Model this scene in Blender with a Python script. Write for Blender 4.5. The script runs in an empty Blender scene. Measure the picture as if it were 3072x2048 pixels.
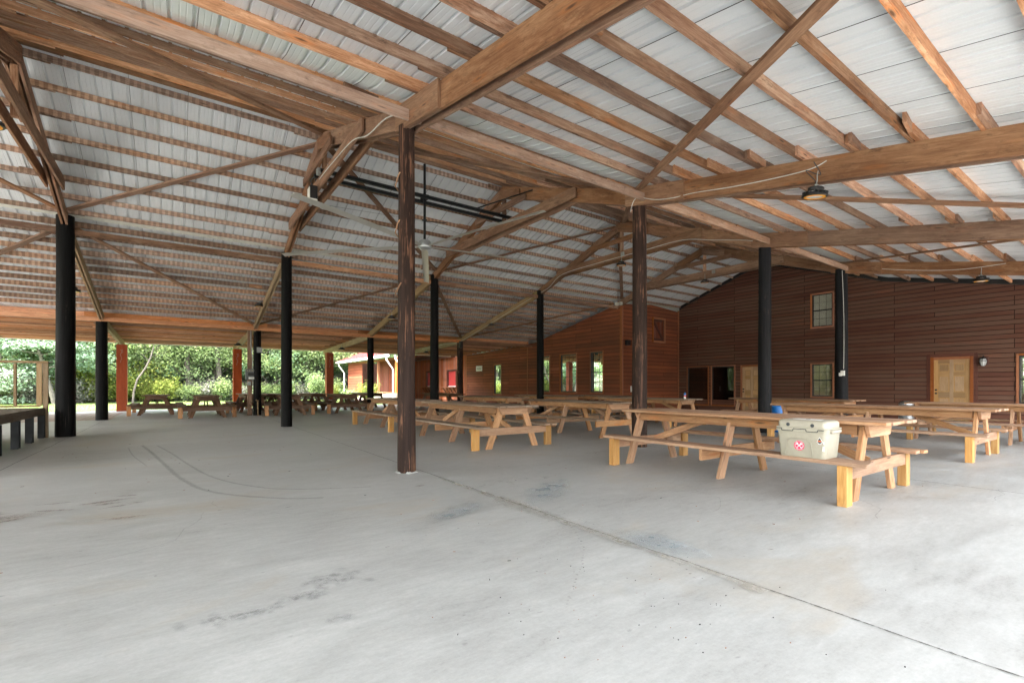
import bpy, bmesh, math, random
import numpy as np
from mathutils import Vector, Matrix
rnd = random.Random(7)
npr = np.random.RandomState(11)
SC = bpy.context.scene
COL = SC.collection
R = math.radians

# ------------------------------------------------------------------ camera
HC = 1.204
cd = bpy.data.cameras.new("camera"); cam = bpy.data.objects.new("camera", cd); COL.objects.link(cam)
cam.location = (0, 0, HC)
cam.rotation_euler = (R(90), 0, -0.6163)
cd.sensor_width = 36; cd.lens = 1425.19 / 3072 * 36
cd.shift_y = (1158.6 - 1024) / 3072
cd.clip_start = 0.05; cd.clip_end = 2000
SC.camera = cam
# ------------------------------------------------------------------ sky and sun
SUN_EL, SUN_AZ = R(57), R(-113)          # azimuth measured from +Y towards +X
w = bpy.data.worlds.new("World"); SC.world = w; w.use_nodes = True
nt = w.node_tree; bg = nt.nodes["Background"]
sk = nt.nodes.new("ShaderNodeTexSky"); sk.sky_type = 'NISHITA'; sk.sun_disc = False
sk.sun_elevation = SUN_EL; sk.sun_rotation = SUN_AZ
sk.air_density = 1.6; sk.dust_density = 4.0; sk.ozone_density = 1.0
hs = nt.nodes.new("ShaderNodeHueSaturation"); hs.inputs["Saturation"].default_value = 0.35
nt.links.new(sk.outputs[0], hs.inputs["Color"]); nt.links.new(hs.outputs[0], bg.inputs["Color"])
bg.inputs["Strength"].default_value = 0.15
sl = bpy.data.lights.new("sun", 'SUN'); so = bpy.data.objects.new("sun", sl); COL.objects.link(so)
sl.energy = 2.2; sl.angle = R(4); sl.color = (1.0, 0.95, 0.87)
sd = Vector((math.sin(SUN_AZ) * math.cos(SUN_EL), math.cos(SUN_AZ) * math.cos(SUN_EL), math.sin(SUN_EL)))
so.rotation_euler = sd.to_track_quat('Z', 'Y').to_euler(); so.location = (0, 0, 30)
SC.view_settings.view_transform = 'Standard'; SC.view_settings.look = 'None'
SC.view_settings.exposure = 3.78; SC.view_settings.gamma = 1.0
SC.view_settings.use_curve_mapping = False
cy = SC.cycles
cy.max_bounces = 10; cy.diffuse_bounces = 7; cy.glossy_bounces = 4; cy.transparent_max_bounces = 8
cy.use_denoising = True; cy.use_adaptive_sampling = False; cy.denoising_prefilter = 'NONE'
cy.sample_clamp_indirect = 8

# ------------------------------------------------------------------ node helpers
class NT:
    def __init__(s, name):
        s.m = bpy.data.materials.new(name); s.m.use_nodes = True
        s.t = s.m.node_tree; s.b = s.t.nodes["Principled BSDF"]; s.out = s.t.nodes["Material Output"]
    def n(s, typ, **kw):
        nd = s.t.nodes.new(typ)
        for k, v in kw.items():
            if k.startswith('i_'): nd.inputs[k[2:].replace('_', ' ')].default_value = v
            else: setattr(nd, k, v)
        return nd
    def l(s, a, b): s.t.links.new(a, b)
    def ramp(s, fac, stops, mode='LINEAR'):
        r = s.n("ShaderNodeValToRGB"); cr = r.color_ramp; cr.interpolation = mode
        while len(cr.elements) < len(stops): cr.elements.new(0.5)
        for e, (p, c) in zip(cr.elements, stops):
            e.position = p
            e.color = (c, c, c, 1) if isinstance(c, (int, float)) else (*c, 1)
        s.l(fac, r.inputs[0]); return r.outputs[0]
    def noise(s, vec, scale, detail=3, rough=0.6, dist=0.0):
        n = s.n("ShaderNodeTexNoise"); n.inputs["Scale"].default_value = scale
        n.inputs["Detail"].default_value = detail; n.inputs["Roughness"].default_value = rough
        n.inputs["Distortion"].default_value = dist
        if vec is not None: s.l(vec, n.inputs["Vector"])
        return n.outputs[0]
    def map(s, vec, scale=(1, 1, 1), loc=(0, 0, 0), rot=(0, 0, 0)):
        m = s.n("ShaderNodeMapping"); m.inputs["Scale"].default_value = scale
        m.inputs["Location"].default_value = loc; m.inputs["Rotation"].default_value = rot
        s.l(vec, m.inputs["Vector"]); return m.outputs[0]
    def math(s, op, a, b=None, clamp=False):
        m = s.n("ShaderNodeMath", operation=op, use_clamp=clamp)
        for i, v in enumerate((a, b)):
            if v is None: continue
            if isinstance(v, (int, float)): m.inputs[i].default_value = v
            else: s.l(v, m.inputs[i])
        return m.outputs[0]
    def mix(s, fac, a, b, mode='MIX'):
        m = s.n("ShaderNodeMix", data_type='RGBA', blend_type=mode)
        for i, v in ((0, fac), (6, a), (7, b)):
            if isinstance(v, (int, float)): m.inputs[i].default_value = v
            elif isinstance(v, tuple): m.inputs[i].default_value = (*v, 1)
            else: s.l(v, m.inputs[i])
        return m.outputs[2]
    def bump(s, h, strength=0.3, dist=0.01):
        b = s.n("ShaderNodeBump"); b.inputs["Strength"].default_value = strength
        b.inputs["Distance"].default_value = dist; s.l(h, b.inputs["Height"])
        s.l(b.outputs[0], s.b.inputs["Normal"])
    def col(s, c):
        if isinstance(c, tuple): s.b.inputs["Base Color"].default_value = (*c, 1)
        else: s.l(c, s.b.inputs["Base Color"])
    def rough(s, v):
        if isinstance(v, (int, float)): s.b.inputs["Roughness"].default_value = v
        else: s.l(v, s.b.inputs["Roughness"])

def plain(name, c, rough=0.6, metal=0.0, var=0.15, scale=12, emit=None, bump=0.0):
    m = NT(name); tc = m.n("ShaderNodeTexCoord")
    f = m.noise(tc.outputs["Object"], scale, 4)
    lo = tuple(x * (1 - var) for x in c); hi = tuple(min(1, x * (1 + var)) for x in c)
    m.col(m.ramp(f, [(0.3, lo), (0.7, hi)])); m.rough(rough); m.b.inputs["Metallic"].default_value = metal
    if bump: m.bump(f, bump, 0.004)
    if emit:
        m.b.inputs["Emission Color"].default_value = (*emit[0], 1); m.b.inputs["Emission Strength"].default_value = emit[1]
    return m.m

def wood(name, c_dark, c_mid, c_light, grey=None, greyamt=0.0, stain=0.5, knots=1.0, rough=0.75, bands=0.0, vv=0.5):
    """boards: UV u runs along the grain in metres, v across; per-board random in face attribute rnd"""
    m = NT(name); uv = m.n("ShaderNodeUVMap").outputs[0]
    at = m.n("ShaderNodeAttribute", attribute_name="rnd"); r = at.outputs["Fac"]
    oi = m.n("ShaderNodeObjectInfo").outputs["Random"]
    cm = m.n("ShaderNodeCombineXYZ"); m.l(m.math('MULTIPLY', r, 37.0), cm.inputs[0]); m.l(m.math('MULTIPLY', r, 91.0), cm.inputs[1]); m.l(m.math('MULTIPLY', oi, 53.0), cm.inputs[2])
    va = m.n("ShaderNodeVectorMath", operation='ADD'); m.l(uv, va.inputs[0]); m.l(cm.outputs[0], va.inputs[1]); v = va.outputs[0]
    fine = m.noise(m.map(v, (3.5, 55, 1)), 1.0, 4, 0.75)
    grain = m.noise(m.map(v, (1.6, 17, 1)), 1.0, 6, 0.75, 0.8)
    big = m.noise(m.map(v, (0.55, 2.5, 1)), 1.0, 3, 0.55)
    g = m.math('ADD', m.math('MULTIPLY', grain, 0.6), m.math('MULTIPLY', fine, 0.4))
    c = m.ramp(g, [(0.31, c_dark), (0.49, c_mid), (0.67, c_light)])
    # blotchy weather stains
    sp = m.ramp(big, [(0.36, 0.0), (0.62, 1.0)])
    c = m.mix(m.math('MULTIPLY', sp, stain), c, m.mix(1.0, c, (0.52, 0.40, 0.33), 'MULTIPLY'))
    big2 = m.noise(m.map(v, (2.0, 6.0, 1), (9, 3, 0)), 1.0, 6, 0.75)
    c = m.mix(m.ramp(big2, [(0.54, 0.0), (0.70, 0.55)]), c, c_light)
    dk = m.noise(m.map(v, (3.2, 8.0, 1), (2, 7, 0)), 1.0, 6, 0.75)
    c = m.mix(m.ramp(dk, [(0.56, 0.0), (0.70, 0.95 * stain)]), c, tuple(x * 0.28 for x in c_dark))
    if grey:
        gn = m.noise(m.map(v, (0.5, 6, 1), (4, 4, 0)), 1.0, 4, 0.6)
        c = m.mix(m.math('MULTIPLY', m.ramp(gn, [(0.3, 0.2), (0.7, 1.0)]), greyamt), c, grey)
    if bands:
        wv = m.n("ShaderNodeTexWave", bands_direction='X'); m.l(m.map(v, (1.0, 0.3, 1)), wv.inputs["Vector"])
        wv.inputs["Scale"].default_value = 2.6; wv.inputs["Distortion"].default_value = 1.6; wv.inputs["Detail"].default_value = 2
        wv.inputs["Detail Scale"].default_value = 2.0
        c = m.mix(m.math('MULTIPLY', m.ramp(wv.outputs["Fac"], [(0.35, 0.0), (0.6, 1.0)]), bands), c, m.mix(1.0, c, (0.45, 0.40, 0.38), 'MULTIPLY'))
    if knots:
        vo = m.n("ShaderNodeTexVoronoi"); m.l(m.map(v, (1.5, 7.5, 1)), vo.inputs["Vector"]); vo.inputs["Scale"].default_value = 1.0
        c = m.mix(m.ramp(vo.outputs["Distance"], [(0.05, 0.85 * knots), (0.13, 0.0)]), c, tuple(x * 0.35 for x in c_dark))
        c = m.mix(m.ramp(vo.outputs["Distance"], [(0.0, 0.0), (0.10, 0.0), (0.15, 0.5 * knots), (0.30, 0.0)]), c, (c_mid[0] * 1.25, c_mid[1] * 0.85, c_mid[2] * 0.5))
    hs = m.n("ShaderNodeHueSaturation"); m.l(c, hs.inputs["Color"])
    m.l(m.math('MULTIPLY', m.math('ADD', m.math('MULTIPLY', r, vv), 1.0 - vv / 2), m.math('ADD', m.math('MULTIPLY', oi, 0.24), 0.88)), hs.inputs["Value"])
    m.l(m.math('ADD', m.math('MULTIPLY', m.math('FRACT', m.math('MULTIPLY', r, 7.3)), 0.26), 0.80), hs.inputs["Saturation"])
    m.col(hs.outputs[0]); m.rough(rough); m.b.inputs["Specular IOR Level"].default_value = 0.3
    m.bump(g, 0.35, 0.003)
    return m.m

M = {}
M['timber'] = wood("rough_sawn_timber", (0.18, 0.085, 0.042), (0.39, 0.21, 0.112), (0.58, 0.385, 0.25), stain=0.4, knots=1.0, vv=1.25)
M['purlin_timber'] = wood("weathered_purlin_timber", (0.15, 0.064, 0.030), (0.41, 0.215, 0.115), (0.65, 0.43, 0.285), stain=0.8, knots=1.0, vv=1.15)
M['banded_timber'] = wood("water_marked_timber", (0.18, 0.10, 0.062), (0.42, 0.265, 0.175), (0.60, 0.46, 0.35), stain=0.5, knots=0.6, bands=0.65, vv=0.7)
M['truss_timber'] = wood("truss_timber", (0.125, 0.060, 0.030), (0.27, 0.142, 0.075), (0.40, 0.24, 0.14), stain=0.7, knots=0.8, vv=0.35)
M['new_timber'] = wood("new_joist_timber", (0.26, 0.09, 0.032), (0.50, 0.215, 0.09), (0.66, 0.36, 0.18), stain=0.4, knots=1.0, vv=1.0)
M['pale_timber'] = wood("pale_treated_timber", (0.26, 0.17, 0.085), (0.38, 0.26, 0.14), (0.50, 0.37, 0.22), stain=0.35, knots=0.6)
M['plate_timber'] = wood("pinkish_plate_timber", (0.27, 0.16, 0.11), (0.42, 0.27, 0.19), (0.55, 0.40, 0.31), stain=0.6, knots=0.7)
M['table_timber'] = wood("picnic_table_timber", (0.20, 0.085, 0.030), (0.43, 0.215, 0.092), (0.60, 0.36, 0.185), grey=(0.38, 0.27, 0.19), greyamt=0.25, stain=0.55, knots=1.0)
M['top_timber'] = wood("table_top_timber", (0.16, 0.070, 0.03), (0.37, 0.185, 0.088), (0.53, 0.325, 0.18), grey=(0.32, 0.235, 0.16), greyamt=0.45, stain=0.6, knots=0.6)
M['block_timber'] = wood("yellow_pine_block", (0.35, 0.165, 0.05), (0.49, 0.27, 0.095), (0.57, 0.36, 0.15), stain=0.35, knots=0.5, vv=0.25)
M['deck_timber'] = wood("grey_deck_timber", (0.07, 0.055, 0.04), (0.13, 0.105, 0.08), (0.20, 0.165, 0.13), stain=0.6, knots=0.3)
M['board_red'] = wood("red_brown_boards", (0.10, 0.028, 0.016), (0.19, 0.052, 0.028), (0.28, 0.085, 0.042), stain=0.6, knots=0.3)
M['board_orange'] = wood("orange_brown_boards", (0.24, 0.075, 0.022), (0.38, 0.135, 0.045), (0.48, 0.20, 0.075), stain=0.5, knots=0.3)
M['board_wing'] = wood('brick_red_boards', (0.24, 0.060, 0.024), (0.36, 0.10, 0.042), (0.46, 0.16, 0.075), stain=0.4, knots=0.2)
M['trim_orange'] = wood("orange_stained_trim", (0.23, 0.065, 0.018), (0.36, 0.115, 0.035), (0.45, 0.17, 0.06), stain=0.35, knots=0.2, rough=0.5)
M['trim_brown'] = wood("dark_brown_trim", (0.065, 0.024, 0.018), (0.11, 0.042, 0.030), (0.16, 0.065, 0.045), stain=0.4, knots=0.2, rough=0.6)
M['door_oak'] = wood("golden_oak_door", (0.36, 0.20, 0.08), (0.44, 0.26, 0.115), (0.52, 0.33, 0.16), stain=0.15, knots=0.0, rough=0.45)
M['red_post'] = wood("red_stained_post", (0.24, 0.042, 0.012), (0.32, 0.062, 0.018), (0.38, 0.088, 0.030), stain=0.4, knots=0.1, rough=0.5)

def siding(name, cols, rowh, lap_shade, axis):
    """stained lap siding: per-board tone by brick cells, blotches, streaks"""
    m = NT(name); tc = m.n("ShaderNodeTexCoord"); o = tc.outputs["Object"]
    sx = m.n("ShaderNodeSeparateXYZ"); m.l(o, sx.inputs[0])
    cb = m.n("ShaderNodeCombineXYZ"); m.l(sx.outputs[axis], cb.inputs[0]); m.l(sx.outputs[2], cb.inputs[1]); v = cb.outputs[0]
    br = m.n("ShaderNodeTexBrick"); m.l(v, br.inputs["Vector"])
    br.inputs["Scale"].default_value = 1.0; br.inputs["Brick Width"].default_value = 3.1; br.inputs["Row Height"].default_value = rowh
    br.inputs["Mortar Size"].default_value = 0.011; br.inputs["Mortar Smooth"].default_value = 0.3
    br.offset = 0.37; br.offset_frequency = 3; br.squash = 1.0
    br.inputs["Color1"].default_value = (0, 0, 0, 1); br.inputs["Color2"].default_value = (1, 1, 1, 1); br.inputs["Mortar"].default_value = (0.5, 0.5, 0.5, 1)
    big = m.noise(m.map(v, (0.35, 1.1, 1)), 1.0, 4, 0.6)
    st = m.noise(m.map(v, (1.2, 30, 1)), 1.0, 4, 0.6)
    f = m.math('ADD', m.math('MULTIPLY', br.outputs["Color"], 0.30), m.math('ADD', m.math('MULTIPLY', big, 0.75), m.math('MULTIPLY', st, 0.35)))
    c = m.ramp(f, [(0.35, cols[0]), (0.62, cols[1]), (0.85, cols[2]), (1.0, cols[3])])
    c = m.mix(m.math('MULTIPLY', br.outputs["Fac"], 0.92), c, lap_shade)  # dark course lines paint in the shadow under each lap, plus butt joints
    pal = m.noise(m.map(v, (1.5, 3.5, 1), (5, 5, 0)), 1.0, 5, 0.7)
    c = m.mix(m.ramp(pal, [(0.62, 0.0), (0.8, 0.5)]), c, cols[3])
    m.col(c); m.rough(0.72); m.b.inputs["Specular IOR Level"].default_value = 0.25
    m.bump(st, 0.3, 0.003); return m.m
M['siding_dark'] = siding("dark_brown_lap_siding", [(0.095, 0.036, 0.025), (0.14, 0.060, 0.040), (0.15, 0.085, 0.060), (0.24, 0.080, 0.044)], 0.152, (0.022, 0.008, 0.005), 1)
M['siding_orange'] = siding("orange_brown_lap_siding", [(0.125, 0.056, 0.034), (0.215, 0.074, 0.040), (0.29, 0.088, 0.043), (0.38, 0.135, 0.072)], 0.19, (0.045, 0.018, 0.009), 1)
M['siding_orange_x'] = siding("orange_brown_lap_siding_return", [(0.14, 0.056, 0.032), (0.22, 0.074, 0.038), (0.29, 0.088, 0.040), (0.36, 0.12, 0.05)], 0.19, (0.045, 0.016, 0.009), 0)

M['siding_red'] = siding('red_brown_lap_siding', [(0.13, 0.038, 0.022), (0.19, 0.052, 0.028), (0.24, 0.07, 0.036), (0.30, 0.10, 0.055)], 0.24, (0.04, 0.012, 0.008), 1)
# white ribbed sheet metal
m = NT("white_ribbed_metal"); tc = m.n("ShaderNodeTexCoord")
f = m.noise(m.map(tc.outputs["Object"], (1.4, 0.25, 1)), 1.0, 4)
m.col(m.ramp(f, [(0.3, (0.62, 0.65, 0.67)), (0.7, (0.67, 0.695, 0.71))])); m.rough(0.34); m.b.inputs["Metallic"].default_value = 0.0
m.b.inputs["Specular IOR Level"].default_value = 0.5
M['sheet'] = m.m
M['sheet_out'] = plain("red_roof_metal", (0.30, 0.06, 0.06), 0.35, 0.0)
M['flashing'] = plain("beige_flashing_metal", (0.60, 0.59, 0.52), 0.45)

# creosoted pole
def pole(name, dark, light, thr):
    m = NT(name); tc = m.n("ShaderNodeTexCoord"); o = tc.outputs["Object"]
    f = m.noise(m.map(o, (14, 14, 0.8)), 1.0, 5, 0.65)
    g = m.noise(m.map(o, (55, 55, 2.2)), 1.0, 3, 0.6)
    p = m.noise(m.map(o, (3, 3, 1.1)), 1.0, 4, 0.7)
    c = m.ramp(f, [(0.35, dark), (0.6, tuple(x * 1.9 for x in dark)), (0.8, light)])
    c = m.mix(m.ramp(m.math('MULTIPLY', g, p), [(thr, 0.0), (thr + 0.07, 0.9)]), c, light)
    m.col(c); m.rough(0.58); m.b.inputs["Specular IOR Level"].default_value = 0.12
    m.bump(m.math('ADD', f, g), 0.6, 0.008); return m.m
M['pole_brown'] = pole("brown_creosoted_pole", (0.020, 0.0115, 0.009), (0.20, 0.10, 0.06), 0.30)
M['pole_black'] = pole("black_creosoted_pole", (0.0022, 0.0021, 0.0022), (0.045, 0.036, 0.030), 0.34)
M['pole_blue'] = pole("blue_black_weathered_pole", (0.010, 0.010, 0.0115), (0.07, 0.052, 0.045), 0.33)

# concrete slab
m = NT("troweled_concrete"); tc = m.n("ShaderNodeTexCoord"); o = tc.outputs["Object"]
a = m.noise(m.map(o, (0.22, 0.5, 1)), 1.0, 5, 0.6, 0.4)
b_ = m.noise(m.map(o, (1.3, 3.4, 1)), 1.0, 6, 0.68, 0.5)
c_ = m.noise(m.map(o, (5, 17, 1)), 1.0, 7, 0.8)
sp = m.noise(o, 38, 5, 0.85)
f = m.math('ADD', m.math('ADD', m.math('MULTIPLY', a, 0.26), m.math('MULTIPLY', b_, 0.28)), m.math('ADD', m.math('MULTIPLY', c_, 0.26), m.math('MULTIPLY', sp, 0.20)))
c = m.ramp(f, [(0.36, (0.20, 0.20, 0.19)), (0.45, (0.34, 0.342, 0.332)), (0.53, (0.405, 0.41, 0.40)), (0.62, (0.50, 0.50, 0.49))])
br = m.noise(m.map(o, (0.5, 0.8, 1), (7, 2, 0)), 1.0, 5, 0.65, 0.6)
c = m.mix(m.ramp(br, [(0.56, 0.0), (0.72, 0.55)]), c, (0.38, 0.325, 0.25))
vo = m.n("ShaderNodeTexVoronoi"); m.l(m.map(o, (2.4, 3.2, 1)), vo.inputs["Vector"]); vo.inputs["Scale"].default_value = 1.0
vm = m.noise(m.map(o, (9, 14, 1), (3, 8, 0)), 1.0, 3, 0.6)
c = m.mix(m.math('MULTIPLY', m.ramp(m.math('ADD', vo.outputs["Distance"], m.math('MULTIPLY', vm, 0.06)), [(0.045, 1.0), (0.075, 0.0)]), 0.6), c, (0.16, 0.155, 0.15))
m.col(c)
m.rough(m.ramp(b_, [(0.35, 0.42), (0.65, 0.56)])); m.b.inputs["Specular IOR Level"].default_value = 0.5
m.bump(m.math('ADD', m.math('MULTIPLY', b_, 0.6), m.math('MULTIPLY', c_, 0.4)), 0.12, 0.01)
M['concrete'] = m.m
M['apron'] = plain("pale_concrete_apron", (0.52, 0.51, 0.48), 0.8, scale=3)
M['yard_dark'] = plain('unseen_dark_yard', (0.16, 0.155, 0.135), 0.9, var=0.3, scale=8)  # unseen yard, kept dark to cut the light it bounces under the roof
# brick pavers
m = NT("brick_pavers"); tc = m.n("ShaderNodeTexCoord"); o = tc.outputs["Object"]
bk = m.n("ShaderNodeTexBrick"); m.l(m.map(o, rot=(0, 0, R(90))), bk.inputs["Vector"]); bk.inputs["Scale"].default_value = 1.0
bk.inputs["Brick Width"].default_value = 0.4; bk.inputs["Row Height"].default_value = 0.2; bk.inputs["Mortar Size"].default_value = 0.012
bk.inputs["Color1"].default_value = (0.30, 0.20, 0.165, 1); bk.inputs["Color2"].default_value = (0.40, 0.30, 0.26, 1); bk.inputs["Mortar"].default_value = (0.15, 0.12, 0.11, 1)
m.col(bk.outputs["Color"]); m.rough(0.6); M['paver'] = m.m
# grass
m = NT("lawn_grass"); tc = m.n("ShaderNodeTexCoord"); o = tc.outputs["Object"]
f = m.math('ADD', m.math('MULTIPLY', m.noise(o, 0.35, 4), 0.5), m.math('MULTIPLY', m.noise(o, 9, 5, 0.8), 0.5))
m.col(m.ramp(f, [(0.35, (0.045, 0.085, 0.014)), (0.55, (0.075, 0.13, 0.026)), (0.7, (0.12, 0.16, 0.05))])); m.rough(0.9)
M['grass'] = m.m
M['soil'] = plain("leaf_litter_ground", (0.10, 0.075, 0.045), 0.95, var=0.4, scale=3)
M['steel'] = plain("black_steel", (0.022, 0.024, 0.027), 0.5, 0.6, var=0.4, scale=6)
M['blade'] = plain("anodised_fan_blade", (0.50, 0.49, 0.45), 0.35, 0.3, var=0.08)
M['hub'] = plain("grey_fan_hub", (0.40, 0.42, 0.43), 0.35, 0.4, var=0.05)
M['black'] = plain("black_plastic", (0.012, 0.012, 0.013), 0.4)
M['white'] = plain("white_paint", (0.78, 0.78, 0.76), 0.45, var=0.04)
M['cream'] = plain("cream_gutter_paint", (0.72, 0.70, 0.64), 0.4, var=0.05)
M['amber'] = plain("amber_ring", (0.85, 0.36, 0.02), 0.4, var=0.05)
M['lens'] = plain("ribbed_clear_lens", (0.62, 0.64, 0.66), 0.12, var=0.1, scale=80)
M['galv'] = plain("galvanised_box", (0.33, 0.35, 0.34), 0.45, 0.5)
M['grey_box'] = plain("grey_enclosure", (0.11, 0.125, 0.125), 0.5)
M['silver'] = plain("stainless_can", (0.55, 0.56, 0.57), 0.25, 0.9, var=0.1)
M['blue'] = plain("blue_plastic", (0.012, 0.17, 0.55), 0.4, var=0.1)
M['cable'] = plain("white_cable_sheath", (0.58, 0.58, 0.55), 0.45)
M['cooler'] = plain("tan_rotomolded_plastic", (0.35, 0.325, 0.26), 0.42, var=0.07, scale=14, bump=0.05)
M['rubber'] = plain("dark_rubber", (0.035, 0.04, 0.045), 0.6)
M['sticker_red'] = plain("crimson_sticker", (0.70, 0.015, 0.09), 0.35, var=0.03)
M['sticker_white'] = plain("white_sticker", (0.80, 0.80, 0.80), 0.35, var=0.03)
M['sticker_dark'] = plain("charcoal_sticker", (0.035, 0.045, 0.06), 0.35)
M['sticker_orange'] = plain("orange_sticker_band", (0.85, 0.20, 0.06), 0.35)
M['blind'] = plain("cream_blind_slats", (0.80, 0.79, 0.72), 0.5, var=0.05)
M['blind_dark'] = plain("tan_blind_slats", (0.50, 0.42, 0.28), 0.5, var=0.05)
M['frame_dark'] = plain("dark_bronze_window_frame", (0.03, 0.033, 0.036), 0.4, 0.3)
M['interior'] = plain("dim_room_interior", (0.035, 0.03, 0.026), 0.9)
M['shutter'] = plain("red_roll_shutter", (0.50, 0.055, 0.055), 0.45, var=0.06)
M['rust_rod'] = plain("rusty_twisted_rod", (0.36, 0.20, 0.14), 0.7, 0.3)
M['sticker_text'] = plain("printed_dark_lettering", (0.08, 0.08, 0.075), 0.6)
m = NT("stone_veneer"); tc = m.n("ShaderNodeTexCoord"); vo = m.n("ShaderNodeTexVoronoi"); m.l(tc.outputs["Object"], vo.inputs["Vector"]); vo.inputs["Scale"].default_value = 6
m.col(m.mix(m.ramp(vo.outputs["Distance"], [(0.3, 0.0), (0.6, 0.8)]), m.mix(0.6, (0.42, 0.36, 0.33), vo.outputs["Color"], 'SOFT_LIGHT'), (0.16, 0.13, 0.12))); m.rough(0.85); M['stone'] = m.m
def glass(name, alpha_mix, tint, k=1.5):
    m = NT(name)
    g = m.n("ShaderNodeBsdfGlossy"); g.inputs["Roughness"].default_value = 0.015; g.inputs["Color"].default_value = (0.95, 0.97, 0.97, 1)
    t = m.n("ShaderNodeBsdfTransparent"); t.inputs["Color"].default_value = (*tint, 1)
    fr = m.n("ShaderNodeFresnel"); fr.inputs["IOR"].default_value = 1.9
    mx = m.n("ShaderNodeMixShader"); f = m.math('ADD', m.math('MULTIPLY', fr.outputs[0], k), alpha_mix, True)
    m.l(f, mx.inputs[0]); m.l(t.outputs[0], mx.inputs[1]); m.l(g.outputs[0], mx.inputs[2]); m.l(mx.outputs[0], m.out.inputs[0])
    return m.m
M['glass'] = glass("reflective_window_glass", 0.22, (0.8, 0.85, 0.82))
M['glass_dark'] = glass("dark_window_glass", 0.0, (0.9, 0.9, 0.88), 0.35)
M['glass_black'] = glass('black_window_glass', 0.0, (0.6, 0.6, 0.6), 0.10)
m = NT("lantern_glass"); m.col((0.75, 0.77, 0.78)); m.rough(0.25); m.b.inputs["Transmission Weight"].default_value = 0.3; M['lantern'] = m.m
def leafm(name, c1, c2, c3):
    m = NT(name); at = m.n("ShaderNodeAttribute", attribute_name="rnd")
    c = m.ramp(at.outputs["Fac"], [(0.1, c1), (0.55, c2), (0.95, c3)])
    d = m.n("ShaderNodeBsdfDiffuse"); m.l(c, d.inputs[0]); t = m.n("ShaderNodeBsdfTranslucent")
    m.l(m.mix(1.0, c, (1.05, 1.12, 0.85), 'MULTIPLY'), t.inputs[0])
    mx = m.n("ShaderNodeMixShader"); mx.inputs[0].default_value = 0.5
    m.l(d.outputs[0], mx.inputs[1]); m.l(t.outputs[0], mx.inputs[2]); m.l(mx.outputs[0], m.out.inputs[0]); return m.m
M['leaf_mid'] = leafm("mid_green_leaves", (0.101, 0.137, 0.077), (0.190, 0.257, 0.119), (0.356, 0.402, 0.191))
M['leaf_dark'] = leafm("dark_green_leaves", (0.064, 0.110, 0.066), (0.127, 0.200, 0.114), (0.244, 0.322, 0.181))
M['leaf_pale'] = leafm("pale_feathery_leaves", (0.148, 0.214, 0.157), (0.275, 0.374, 0.285), (0.464, 0.535, 0.484))
M['leaf_yellow'] = leafm("yellow_green_leaves", (0.107, 0.152, 0.043), (0.214, 0.249, 0.064), (0.351, 0.338, 0.106))
M['leaf_grey'] = leafm("grey_green_brush", (0.132, 0.128, 0.125), (0.226, 0.241, 0.201), (0.376, 0.322, 0.326))
M['bark'] = plain("grey_bark", (0.075, 0.062, 0.054), 0.9, var=0.35, scale=5)
M['bark_pale'] = plain("pale_branch_bark", (0.10, 0.088, 0.075), 0.9, var=0.25, scale=5)

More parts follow.
